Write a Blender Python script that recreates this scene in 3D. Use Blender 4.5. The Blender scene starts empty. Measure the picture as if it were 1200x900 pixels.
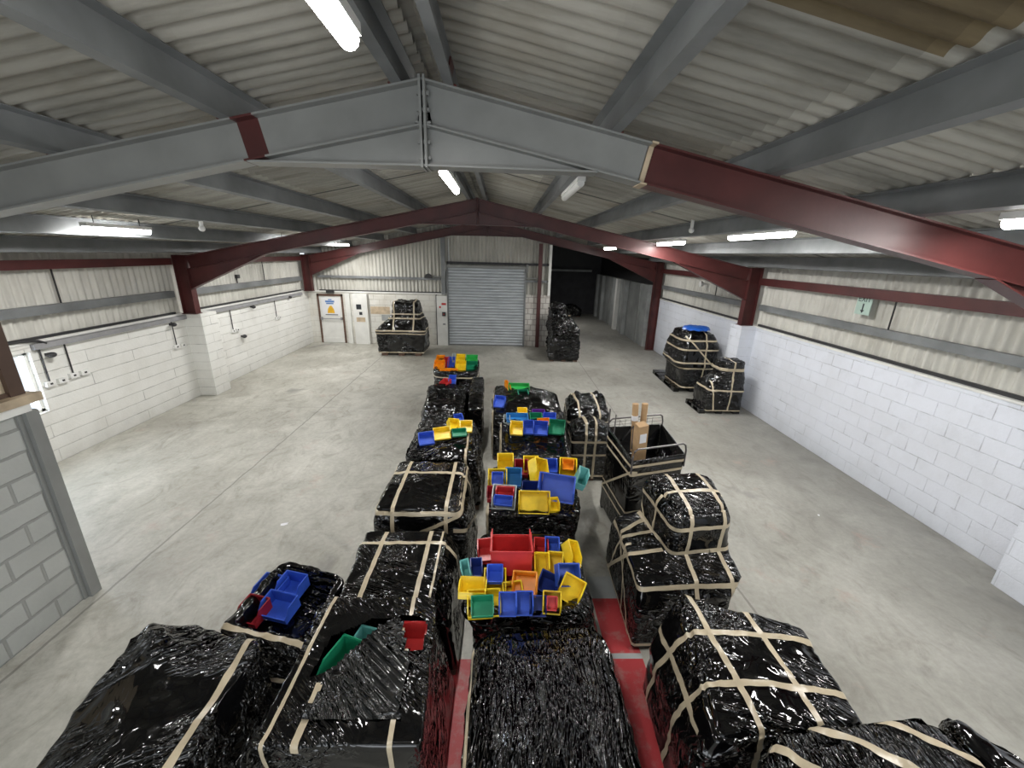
import bpy, bmesh, math, random
from mathutils import Vector, Matrix, noise, Euler
R_=math.radians
col=bpy.context.scene.collection
# ------------------------------------------------------------------ node helpers
def mat(name):
    m=bpy.data.materials.new(name); m.use_nodes=True; nt=m.node_tree
    return m,nt,nt.nodes['Principled BSDF']
def N(nt,t,**k):
    n=nt.nodes.new(t)
    for a,b in k.items():
        if a.startswith('i_'):
            key=a[2:]
            key=int(key) if key.isdigit() else key.replace('_',' ')
            n.inputs[key].default_value=b
        else: setattr(n,a,b)
    return n
def ramp(nt,src,stops):
    r=N(nt,'ShaderNodeValToRGB'); e=r.color_ramp.elements
    while len(e)<len(stops): e.new(.5)
    for i,(p,c) in enumerate(stops):
        e[i].position=p; e[i].color=(*c,1) if len(c)==3 else c
    nt.links.new(src,r.inputs[0]); return r
def noi(nt,vec,scale,detail=4,rough=.55,dist=0):
    n=N(nt,'ShaderNodeTexNoise'); n.inputs['Scale'].default_value=scale; n.inputs['Detail'].default_value=detail
    n.inputs['Roughness'].default_value=rough; n.inputs['Distortion'].default_value=dist
    if vec is not None: nt.links.new(vec,n.inputs['Vector'])
    return n
def mapping(nt,vec,scale=(1,1,1),rot=(0,0,0),loc=(0,0,0)):
    m=N(nt,'ShaderNodeMapping'); m.inputs['Scale'].default_value=scale; m.inputs['Rotation'].default_value=rot; m.inputs['Location'].default_value=loc
    nt.links.new(vec,m.inputs['Vector']); return m.outputs[0]
def mixc(nt,fac,a,b,mode='MIX'):
    m=N(nt,'ShaderNodeMix',data_type='RGBA',blend_type=mode)
    for s,v in ((m.inputs[0],fac),(m.inputs[6],a),(m.inputs[7],b)):
        if hasattr(v,'is_linked') or hasattr(v,'links'): nt.links.new(v,s)
        elif isinstance(v,(int,float)): s.default_value=v
        else: s.default_value=(*v,1) if len(v)==3 else v
    return m.outputs[2]
def mth(nt,op,a,b=None,clamp=False):
    m=N(nt,'ShaderNodeMath',operation=op,use_clamp=clamp)
    for i,v in enumerate((a,b)):
        if v is None: continue
        if isinstance(v,(int,float)): m.inputs[i].default_value=v
        else: nt.links.new(v,m.inputs[i])
    return m.outputs[0]
def bump(nt,bs,h,strength,dist,prev=None):
    b=N(nt,'ShaderNodeBump'); b.inputs['Strength'].default_value=strength; b.inputs['Distance'].default_value=dist
    nt.links.new(h,b.inputs['Height'])
    if prev is not None: nt.links.new(prev,b.inputs['Normal'])
    if bs is not None: nt.links.new(b.outputs[0],bs.inputs['Normal'])
    return b.outputs[0]
def flat(name,c,rough=.5,metal=0,var=.12,scale=6,b=.0):
    m,nt,bs=mat(name); tc=N(nt,'ShaderNodeTexCoord').outputs['Object']
    n=noi(nt,tc,scale)
    lo=tuple(x*(1-var) for x in c); hi=tuple(min(1,x*(1+var)) for x in c)
    r=ramp(nt,n.outputs[0],[(.3,lo),(.7,hi)]); nt.links.new(r.outputs[0],bs.inputs['Base Color'])
    bs.inputs['Roughness'].default_value=rough; bs.inputs['Metallic'].default_value=metal
    if b: bump(nt,bs,noi(nt,tc,scale*8).outputs[0],b,.01)
    return m
def film(name,base,streak_rot,crinkle=1.0,streak=1.0,rough=.075,cover=.48):
    m,nt,bs=mat(name); tc=N(nt,'ShaderNodeTexCoord').outputs['Object']
    oi=N(nt,'ShaderNodeObjectInfo').outputs['Random']
    off=N(nt,'ShaderNodeVectorMath',operation='ADD'); nt.links.new(tc,off.inputs[0])
    nt.links.new(mth(nt,'MULTIPLY',oi,37.0),off.inputs[1]); v=off.outputs[0]
    bs.inputs['Base Color'].default_value=(*base,1); bs.inputs['Roughness'].default_value=rough; bs.inputs['IOR'].default_value=1.5; bs.inputs['Specular IOR Level'].default_value=.62
    def creases(scale,rot,ns,power,msk,lo,hi):
        n=noi(nt,mapping(nt,mapping(nt,v,(1,1,1),rot),scale),ns,2,.45,.3).outputs[0]
        a=mth(nt,'SUBTRACT',1,mth(nt,'ABSOLUTE',mth(nt,'MULTIPLY',mth(nt,'SUBTRACT',n,.5),5.0)),True)
        a=mth(nt,'POWER',a,power); p=ramp(nt,noi(nt,v,msk,1).outputs[0],[(lo,(0,0,0)),(hi,(1,1,1))]).outputs[0]
        return mth(nt,'MULTIPLY',a,p)
    r=Vector(streak_rot)
    h1=creases((.55,6.0,4),streak_rot,2.0,2.8,1.2,cover,cover+.1)
    b1=bump(nt,None,h1,1.0*streak,.05)
    h2=creases((1.6,12,8),tuple(r+Vector((.1,.05,.35))),2.0,1.8,1.9,cover+.04,cover+.13)
    b2=bump(nt,None,h2,.8*streak,.016,b1)
    h3=creases((3,5,5),tuple(r+Vector((.5,.3,-.9))),2.2,1.5,2.4,.53,.62)
    bump(nt,bs,h3,.9*crinkle,.014,b2)
    return m
M={}
M["film"]=film("black stretch film",(.0022,.0022,.0025),(0,0,R_(20)))
M["film_diag"]=film("black film diagonal folds",(.0022,.0022,.0025),(0,0,R_(-50)),.6,1.5)
M["film_long"]=film("black film long folds",(.0025,.0025,.0028),(0,0,R_(84)),.8,1.8,.075,.36)
M["film_flat"]=film("black film flat sides",(.0022,.0022,.0025),(0,0,0),.2,.4,.13)
M["film_grey"]=film("smoky crumpled film",(.014,.0145,.0145),(0,0,R_(40)),2.2,1.3,.17)
M['tape']=flat('beige packing tape',(.46,.39,.275),.32,0,.12,9)
M['wood']=flat('rough pallet timber',(.12,.07,.05),.8,0,.3,5,.3)
M['steel_grey']=flat('grey painted steel',(.25,.26,.25),.42,0,.14,2.2,.1)
M['steel_light']=flat('light grey painted steel',(.235,.24,.232),.4,0,.1,2.5,.08)
M['steel_red']=flat('red oxide painted steel',(.075,.018,.017),.42,0,.25,2.2,.12)
M['galv']=flat('galvanised purlin steel',(.19,.20,.205),.5,.2,.28,1.5,.15)
M['dark']=flat('dark metal',(.025,.025,.027),.5)
M['grey_plastic']=flat('grey electrical plastic',(.28,.28,.29),.5)
M['white_plastic']=flat('white electrical plastic',(.75,.75,.73),.4,0,.05)
M['cardboard']=flat('brown cardboard',(.42,.27,.14),.8,0,.15,7)
M['cream']=flat('cream painted board',(.55,.46,.33),.6,0,.12,3)
M['brown']=flat('dark brown frame',(.09,.055,.04),.5)
M['timber_light']=flat('weathered sill timber',(.5,.4,.28),.7,0,.25,5)
M['white_paint']=flat('white paint',(.74,.74,.71),.5,0,.08,3)
M['annex_block']=flat('grey white rendered block',(.33,.345,.34),.8,0,.22,1.6,.2)
M['annex_dark']=flat('dark brick',(.05,.05,.055),.9,0,.25,2)
M['tarp']=flat('blue sheet plastic',(.02,.12,.55),.35)
M['mesh_steel']=flat('dull steel tube',(.13,.12,.12),.4,.6)
cols={'red':(.52,.035,.035),'yellow':(.86,.62,.02),'blue':(.035,.10,.55),'navy':(.012,.03,.2),'orange':(.85,.30,.01),'green':(.01,.22,.11),
 'lime':(.04,.46,.10),'teal':(.14,.42,.40),'skyblue':(.03,.2,.5),'darkred':(.28,.012,.02),'purple':(.13,.03,.28),'grey':(.42,.46,.45)}
for k,c in cols.items():
    M['bin_'+k]=flat(k+' polypropylene',c,.36,0,.12,9)
def block_mat(name,axes,paint,dirt,joint,patchy=.5,jr=.012,bw=.45,rough=.72,low_dirt=True,wobble=.022):
    m,nt,bs=mat(name); tc=N(nt,'ShaderNodeTexCoord').outputs['Object']
    sx=N(nt,'ShaderNodeSeparateXYZ'); nt.links.new(tc,sx.inputs[0]); cx=N(nt,'ShaderNodeCombineXYZ')
    nt.links.new(sx.outputs[axes[0]],cx.inputs[0]); nt.links.new(mth(nt,'ADD',sx.outputs[axes[1]],mth(nt,'MULTIPLY',mth(nt,'SUBTRACT',noi(nt,tc,5,4,.7).outputs[0],.5),wobble)),cx.inputs[1])
    wob=noi(nt,tc,3,2); 
    br=N(nt,'ShaderNodeTexBrick'); nt.links.new(cx.outputs[0],br.inputs['Vector'])
    br.inputs['Scale'].default_value=1; br.inputs['Brick Width'].default_value=bw; br.inputs['Row Height'].default_value=.225
    br.inputs['Mortar Size'].default_value=jr; br.inputs['Mortar Smooth'].default_value=.5; br.inputs['Bias'].default_value=0
    br.inputs['Color1'].default_value=(*paint,1); br.inputs['Color2'].default_value=(*[c*.9 for c in paint],1); br.inputs['Mortar'].default_value=(*joint,1)
    n=noi(nt,tc,1.3,5,.65); fac=ramp(nt,n.outputs[0],[(.45,(0,0,0)),(.75,(1,1,1))])
    # paint bridges some of the joints
    jn=ramp(nt,noi(nt,tc,2.4,5,.7).outputs[0],[(.36,(0,0,0)),(.5,(1,1,1))])
    c0=mixc(nt,mth(nt,'MULTIPLY',jn.outputs[0],patchy),br.outputs['Color'],paint)
    c1=mixc(nt,mth(nt,'MULTIPLY',fac.outputs[0],.55),c0,dirt)
    if low_dirt:
        g=N(nt,'ShaderNodeMapRange'); nt.links.new(sx.outputs[2],g.inputs[0]); g.inputs[1].default_value=.5; g.inputs[2].default_value=0; g.inputs[3].default_value=0; g.inputs[4].default_value=.55
        g2=mth(nt,'MULTIPLY',g.outputs[0],noi(nt,tc,4,4).outputs[0]); c1=mixc(nt,g2,c1,tuple(x*.6 for x in dirt))
    nt.links.new(c1,bs.inputs['Base Color']); bs.inputs['Roughness'].default_value=rough
    b1=bump(nt,None,mth(nt,'SUBTRACT',1,br.outputs['Fac']),.6,.012)
    bump(nt,bs,noi(nt,tc,28,4).outputs[0],.35,.01,b1)
    return m
M['block_left']=block_mat('white painted block left',(1,2),(.80,.80,.77),(.62,.61,.56),(.42,.42,.40),.6,.010,1.9)
M['block_right']=block_mat('white painted block right',(1,2),(.70,.73,.80),(.60,.62,.66),(.42,.43,.47),.8,.009)
M['block_far']=block_mat('white painted block far',(0,2),(.72,.71,.66),(.52,.47,.38),(.42,.40,.36),.6)
M['block_rough']=block_mat('patchy brick pier',(0,2),(.72,.70,.66),(.5,.42,.36),(.3,.27,.25),.15,.02,.24)
M['block_bare']=block_mat('bare grey block',(1,2),(.44,.45,.43),(.33,.34,.32),(.23,.235,.22),.25,.018,.45,.85,True,.03)
def sheet_mat(name,c,c2,stain,vert):
    m,nt,bs=mat(name); tc=N(nt,'ShaderNodeTexCoord').outputs['Object']
    sc={'roof':(.35,3.2,1),'side':(1,3,.5),'gable':(3,1,.5)}[vert]
    n=noi(nt,mapping(nt,tc,sc),1.6,5,.65)
    r=ramp(nt,n.outputs[0],[(.34,c2),(.56,c)])
    n2=noi(nt,tc,.55,5,.6); f=ramp(nt,n2.outputs[0],[(.54,(0,0,0)),(.76,(1,1,1))])
    cc=mixc(nt,mth(nt,'MULTIPLY',f.outputs[0],.6),r.outputs[0],stain)
    if vert=='roof':
        # each sheet weathers differently; dark lap lines between sheets
        sx=N(nt,'ShaderNodeSeparateXYZ'); nt.links.new(tc,sx.inputs[0])
        st=mth(nt,'PINGPONG',mth(nt,'ADD',sx.outputs[1],-4.6),1.475)
        lap=mth(nt,'LESS_THAN',st,.022); cc=mixc(nt,mth(nt,'MULTIPLY',lap,.8),cc,(.03,.03,.03))
        fl=N(nt,'ShaderNodeTexWhiteNoise',noise_dimensions='2D'); cb=N(nt,'ShaderNodeCombineXYZ')
        nt.links.new(mth(nt,'FLOOR',mth(nt,'DIVIDE',mth(nt,'ADD',sx.outputs[1],-4.6),2.95)),cb.inputs[0])
        nt.links.new(mth(nt,'FLOOR',mth(nt,'DIVIDE',mth(nt,'ADD',sx.outputs[0],.64),1.25)),cb.inputs[1]); nt.links.new(cb.outputs[0],fl.inputs['Vector'])
        k=N(nt,'ShaderNodeMapRange'); nt.links.new(fl.outputs[0],k.inputs[0]); k.inputs[3].default_value=.72; k.inputs[4].default_value=1.1
        mx=N(nt,'ShaderNodeVectorMath',operation='SCALE'); nt.links.new(cc,mx.inputs[0]); nt.links.new(k.outputs[0],mx.inputs['Scale']); cc=mx.outputs[0]
    nt.links.new(cc,bs.inputs['Base Color']); bs.inputs['Roughness'].default_value=.75
    bump(nt,bs,noi(nt,tc,22,4).outputs[0],.3,.008)
    return m
M['roof_sheet']=sheet_mat('weathered roof sheet',(.40,.385,.34),(.24,.23,.20),(.20,.165,.11),'roof')
M['roof_brown']=sheet_mat('rust brown roof sheet',(.20,.155,.085),(.12,.09,.05),(.09,.06,.03),'roof')
M['side_sheet']=sheet_mat('pale corrugated cladding',(.60,.59,.54),(.47,.46,.42),(.42,.40,.34),'side')
M['gable_sheet']=sheet_mat('pale corrugated gable',(.55,.54,.49),(.43,.42,.38),(.36,.34,.29),'gable')
# concrete floor
m,nt,bs=mat('worn concrete floor'); tc=N(nt,'ShaderNodeTexCoord').outputs['Object']
sx=N(nt,'ShaderNodeSeparateXYZ'); nt.links.new(tc,sx.inputs[0])
a=noi(nt,tc,.5,6,.62,.4); b_=noi(nt,mapping(nt,tc,(1.2,.7,1),(0,0,R_(14))),2.1,7,.7,1.6); c_=noi(nt,tc,16,5,.7)
base=ramp(nt,a.outputs[0],[(.32,(.33,.315,.275)),(.5,(.44,.43,.385)),(.68,(.56,.545,.50))])
b2=ramp(nt,b_.outputs[0],[(.32,(.68,.66,.62)),(.46,(.93,.93,.91)),(.66,(1.10,1.10,1.09))])
cc=mixc(nt,.85,base.outputs[0],b2.outputs[0],'MULTIPLY')
c3=ramp(nt,c_.outputs[0],[(.3,(.8,.8,.8)),(.65,(1.06,1.06,1.06))]); cc=mixc(nt,.7,cc,c3.outputs[0],'MULTIPLY')
# darker towards the right-hand wall, oily patches
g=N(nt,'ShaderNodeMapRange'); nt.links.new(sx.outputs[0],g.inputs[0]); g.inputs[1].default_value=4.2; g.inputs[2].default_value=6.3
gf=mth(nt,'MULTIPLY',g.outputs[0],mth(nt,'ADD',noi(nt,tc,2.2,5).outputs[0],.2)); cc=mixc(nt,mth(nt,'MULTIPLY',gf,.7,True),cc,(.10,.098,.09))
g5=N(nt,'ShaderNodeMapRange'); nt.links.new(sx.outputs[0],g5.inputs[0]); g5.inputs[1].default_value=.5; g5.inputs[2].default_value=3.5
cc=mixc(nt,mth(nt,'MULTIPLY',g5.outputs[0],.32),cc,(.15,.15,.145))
oil=ramp(nt,noi(nt,tc,.8,3,.5,.6).outputs[0],[(.64,(0,0,0)),(.72,(1,1,1))]); cc=mixc(nt,mth(nt,'MULTIPLY',oil.outputs[0],.45),cc,(.13,.13,.13))
pk=ramp(nt,noi(nt,tc,1.4,5,.7).outputs[0],[(.60,(0,0,0)),(.72,(1,1,1))]); cc=mixc(nt,mth(nt,'MULTIPLY',pk.outputs[0],.35),cc,(.42,.27,.22))
wob=mth(nt,'MULTIPLY',mth(nt,'SUBTRACT',noi(nt,tc,2.5,3).outputs[0],.5),.06)
j=None
for xx in (-4.35,2.85):
    d=mth(nt,'ABSOLUTE',mth(nt,'ADD',mth(nt,'SUBTRACT',sx.outputs[0],xx),wob)); l=mth(nt,'LESS_THAN',d,.014)
    j=l if j is None else mth(nt,'MAXIMUM',j,l)
for yy in (1.0,9.4,17.2):
    d=mth(nt,'ABSOLUTE',mth(nt,'ADD',mth(nt,'SUBTRACT',sx.outputs[1],yy),wob)); j=mth(nt,'MAXIMUM',j,mth(nt,'MULTIPLY',mth(nt,'LESS_THAN',d,.010),.5))
cc=mixc(nt,mth(nt,'MULTIPLY',j,.55),cc,(.12,.11,.1))
nt.links.new(cc,bs.inputs['Base Color'])
rr=ramp(nt,a.outputs[0],[(.3,(.42,)*3),(.7,(.62,)*3)]); nt.links.new(rr.outputs[0],bs.inputs['Roughness'])
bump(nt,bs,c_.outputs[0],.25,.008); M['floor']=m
# worn red floor paint
m,nt,bs=mat('worn red floor paint'); tc=N(nt,'ShaderNodeTexCoord').outputs['Object']
w=ramp(nt,noi(nt,tc,5,5,.7).outputs[0],[(.5,(.40,.035,.04)),(.66,(.36,.13,.12)),(.8,(.35,.32,.29))])
nt.links.new(w.outputs[0],bs.inputs['Base Color']); bs.inputs['Roughness'].default_value=.5; M['red_floor']=m
m,nt,bs=mat('glowing tube diffuser'); bs.inputs['Emission Color'].default_value=(1,.98,.95,1); bs.inputs['Emission Strength'].default_value=40; M['glow']=m
m,nt,bs=mat('clear glass'); bs.inputs['Base Color'].default_value=(.95,.97,1,1); bs.inputs['Transmission Weight'].default_value=1; bs.inputs['Roughness'].default_value=.0; bs.inputs['IOR'].default_value=1.02; M['glass']=m
m,nt,bs=mat('galvanised roller curtain'); tc=N(nt,'ShaderNodeTexCoord').outputs['Object']
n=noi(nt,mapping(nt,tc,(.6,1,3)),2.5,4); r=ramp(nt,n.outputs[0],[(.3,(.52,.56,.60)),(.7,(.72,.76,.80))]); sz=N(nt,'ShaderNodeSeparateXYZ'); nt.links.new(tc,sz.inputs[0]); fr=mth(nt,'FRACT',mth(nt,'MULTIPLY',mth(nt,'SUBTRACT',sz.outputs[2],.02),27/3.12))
gr=ramp(nt,fr,[(0,(.25,)*3),(.16,(.75,)*3),(.5,(1,1,1)),(.86,(.8,)*3)]); nt.links.new(mixc(nt,.9,r.outputs[0],gr.outputs[0],'MULTIPLY'),bs.inputs['Base Color'])  # slat shading put into the colour, darkest at the grooves
bs.inputs['Metallic'].default_value=.5; bs.inputs['Roughness'].default_value=.3; M['roller']=m
# ------------------------------------------------------------------ mesh helpers
def link_bm(name,bm,m,parent=None,smooth=False,loc=None):
    me=bpy.data.meshes.new(name); bm.normal_update(); bm.to_mesh(me); bm.free()
    for x in (m if isinstance(m,(list,tuple)) else [m]): me.materials.append(x)
    if smooth:
        for f in me.polygons: f.use_smooth=True
    o=bpy.data.objects.new(name,me); col.objects.link(o)
    if parent is not None: o.parent=parent
    if loc is not None: o.location=loc
    return o
def empty(name,loc=(0,0,0),rz=0):
    o=bpy.data.objects.new(name,None); o.empty_display_size=.1; col.objects.link(o); o.location=loc; o.rotation_euler=(0,0,rz); return o
def tag(o,label,cat,group=None,kind=None):
    o['label']=label; o['category']=cat
    if group: o['group']=group
    if kind: o['kind']=kind
    return o
def struct(o): o['kind']='structure'; return o
def box(bm,x0,x1,y0,y1,z0,z1,mi=0):
    vs=[bm.verts.new((x,y,z)) for z in (z0,z1) for x,y in ((x0,y0),(x1,y0),(x1,y1),(x0,y1))]
    for f in ((3,2,1,0),(4,5,6,7),(0,1,5,4),(1,2,6,5),(2,3,7,6),(3,0,4,7)):
        fc=bm.faces.new([vs[i] for i in f]); fc.material_index=mi
def prism(bm,poly,p0,p1,u,v,mi=0):
    """2D polygon in axes u,v swept from p0 to p1"""
    p0,p1,u,v=map(Vector,(p0,p1,u,v))
    a=[bm.verts.new(p0+u*x+v*y) for x,y in poly]; b=[bm.verts.new(p1+u*x+v*y) for x,y in poly]
    n=len(poly)
    for i in range(n):
        f=bm.faces.new([a[i],a[(i+1)%n],b[(i+1)%n],b[i]]); f.material_index=mi
    f=bm.faces.new(a[::-1]); f.material_index=mi; f=bm.faces.new(b); f.material_index=mi
def tube(bm,pts,r,n=8,mi=0):
    pts=[Vector(p) for p in pts]; prev=None
    for i,p in enumerate(pts):
        d=(pts[min(i+1,len(pts)-1)]-pts[max(i-1,0)]).normalized()
        up=Vector((0,0,1)) if abs(d.z)<.9 else Vector((1,0,0))
        a=d.cross(up).normalized(); b=d.cross(a)
        ring=[bm.verts.new(p+(a*math.cos(2*math.pi*k/n)+b*math.sin(2*math.pi*k/n))*r) for k in range(n)]
        if prev:
            for k in range(n):
                f=bm.faces.new([prev[k],prev[(k+1)%n],ring[(k+1)%n],ring[k]]); f.material_index=mi
        else: bm.faces.new(ring[::-1])
        prev=ring
    bm.faces.new(prev)
def fixn(bm): bmesh.ops.recalc_face_normals(bm,faces=bm.faces)
def ipoly(d,w,tf=.014,tw=.010):
    """I section, u = across, v = down from 0 to -d"""
    h=w/2; t=tw/2
    return [(-h,0),(h,0),(h,-tf),(t,-tf),(t,-d+tf),(h,-d+tf),(h,-d),(-h,-d),(-h,-d+tf),(-t,-d+tf),(-t,-tf),(-h,-tf)]
XL,XR,ZB,YF=-7.77,6.37,2.09,16.8
XM,ZA,SL=-.60,4.885,.208
def rz(x,d=0): return ZA+d-SL*abs(x-XM)
FR=(3.53,10.2,16.55)
# ------------------------------------------------------------------ setting
def quick(name,boxes,m,**k):
    bm=bmesh.new()
    for b in boxes: box(bm,*b)
    return link_bm(name,bm,m,**k)
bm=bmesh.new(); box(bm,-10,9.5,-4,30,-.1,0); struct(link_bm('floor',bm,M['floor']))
bm=bmesh.new(); 
box(bm,1.08,1.42,.4,3.62,.0005,.003); box(bm,-.44,-.10,.4,2.9,.0005,.003); struct(link_bm('floor_marking',bm,M['red_floor']))
bm=bmesh.new(); box(bm,1.06,1.42,2.90,2.955,.003,.0045); box(bm,1.08,1.42,3.62,3.95,.0005,.003)
struct(link_bm('floor_marking_line',bm,M['annex_block']))
# block walls with the daylight opening in the left one
struct(quick('wall_left',[(XL-.22,XL,-4,5.1,0,ZB),(XL-.22,XL,5.1,6.72,0,.92),(XL-.22,XL,5.1,6.72,1.96,ZB),(XL-.22,XL,6.72,YF+.2,0,ZB)],M['block_left']))
struct(quick('wall_right',[(XR,XR+.22,-4,17.0,0,ZB)],M['block_right']))
struct(quick('trim_1',[(XL-.24,XL+.02,-4,YF,ZB,ZB+.035)],M['white_paint']))
struct(quick('trim_2',[(XR-.02,XR+.24,-4,17.0,ZB,ZB+.035)],M['white_paint']))
for i,(x0,x1,y0,y1,w_) in enumerate([(XL,-7.36,10.15,10.72,'block_left'),(6.0,XR,9.95,10.45,'block_right'),(6.04,XR,3.1,3.86,'block_right'),(XL,-7.36,3.3,3.8,'block_left')]):
    bm=bmesh.new(); box(bm,x0,x1,y0,y1,0,ZB+.02); o=struct(link_bm('wall_pier',bm,M[w_]))
    if i: o.name='wall_pier.%03d'%i
# far wall, sections around the shutter and the door
struct(quick('wall_far',[(XL,-7.42,YF,YF+.22,0,ZB-.03),(-6.40,-2.12,YF,YF+.22,0,ZB-.03),(-7.42,-6.40,YF,YF+.22,1.98,ZB-.03)],M['block_far']))
struct(quick('wall_far_pier',[(.94,1.96,YF-.02,YF+.22,0,2.12)],M['block_rough']))
struct(quick('trim_3',[(-5.95,-5.38,YF-.22,YF,0,2.03),(-6.28,-6.1,YF-.12,YF,0,2.03)],M['white_paint']))
struct(quick('trim_4',[(-2.62,-2.2,YF-.16,YF,0,2.02)],M['white_paint']))
struct(quick('trim_5',[(-2.66,-2.62,YF-.1,YF,0,2.05)],M['dark']))
struct(quick('trim_6',[(XL,-2.2,YF-.03,YF+.22,ZB-.03,ZB+.02)],M['white_paint']))
# corrugated cladding: ribs are real waves
def corr(name,m,start,run,length,bot,top,depth_dir,pitch=.146,amp=.022,rows=1,out=None):
    bm=out or bmesh.new(); n=int(length/pitch*8); prev=None
    start=Vector(start); run=Vector(run); dd=Vector(depth_dir)
    for i in range(n+1):
        s=length*i/n; p=start+run*s; a=math.sin(2*math.pi*s/pitch); a=max(-1,min(1,a*1.35))*amp
        z0=bot(p) if callable(bot) else bot; z1=top(p) if callable(top) else top
        ring=[bm.verts.new((p.x+dd.x*a,p.y+dd.y*a,z0+(z1-z0)*k/rows)) for k in range(rows+1)]
        if prev:
            for k in range(rows): bm.faces.new([prev[k],ring[k],ring[k+1],prev[k+1]])
        prev=ring
    return None if out else struct(link_bm(name,bm,m,smooth=True))
corr('wall_cladding_left',M['side_sheet'],(XL-.13,-4,0),(0,1,0),YF+4,ZB-.02,3.62,(1,0,0))
corr('wall_cladding_right',M['side_sheet'],(XR+.13,-4,0),(0,1,0),21.0,ZB-.02,3.62,(1,0,0))
corr('wall_cladding_far',M['gable_sheet'],(XL,YF+.1,0),(1,0,0),XL*-1-2.12,ZB-.05,lambda p:rz(p.x,.2),(0,1,0))
corr('wall_cladding_far.001',M['gable_sheet'],(-2.12,YF+.1,0),(1,0,0),3.06,3.2,lambda p:rz(p.x,.2),(0,1,0))
corr('wall_cladding_far.002',M['gable_sheet'],(.94,YF+.1,0),(1,0,0),1.02,2.1,lambda p:rz(p.x,.2),(0,1,0))
# roof
def roof_side(sg):
    bm=bmesh.new(); L=30.0; pitch=.146; n=int(L/pitch*8); prev=None
    X=[.05,1.3,2.55,3.8,5.05,6.3,7.5]
    for i in range(n+1):
        y=-2.0+L*i/n; a=max(-1,min(1,math.sin(2*math.pi*y/pitch)*1.3))*.019
        ring=[bm.verts.new((XM+sg*x,y,rz(XM+sg*x,.235)+a)) for x in X]
        if prev:
            for k in range(len(X)-1):
                f=bm.faces.new([prev[k],prev[k+1],ring[k+1],ring[k]])
                if sg>0 and k in (1,) and y<2.13 : f.material_index=1
        prev=ring
    return struct(link_bm('ceiling',bm,[M['roof_sheet'],M['roof_brown']],smooth=True))
roof_side(-1); roof_side(1)
bm=bmesh.new(); prism(bm,[(-.3,-.005),(0,.07),(.3,-.005),(.3,.02),(0,.1),(-.3,.02)],(XM,-2,ZA+.235),(XM,28,ZA+.235),(1,0,0),(0,0,1)); struct(link_bm('ceiling_ridge',bm,M['roof_sheet']))
# unseen back wall of the room, opening added to let in fill light
struct(quick('wall_back',[(XL-.2,-4.0,-4.2,-4,0,3.6),(2.6,XR+.2,-4.2,-4,0,3.6),(XL-.2,XR+.2,-4.2,-4,3.6,5.0)],M['block_far']))
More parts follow.
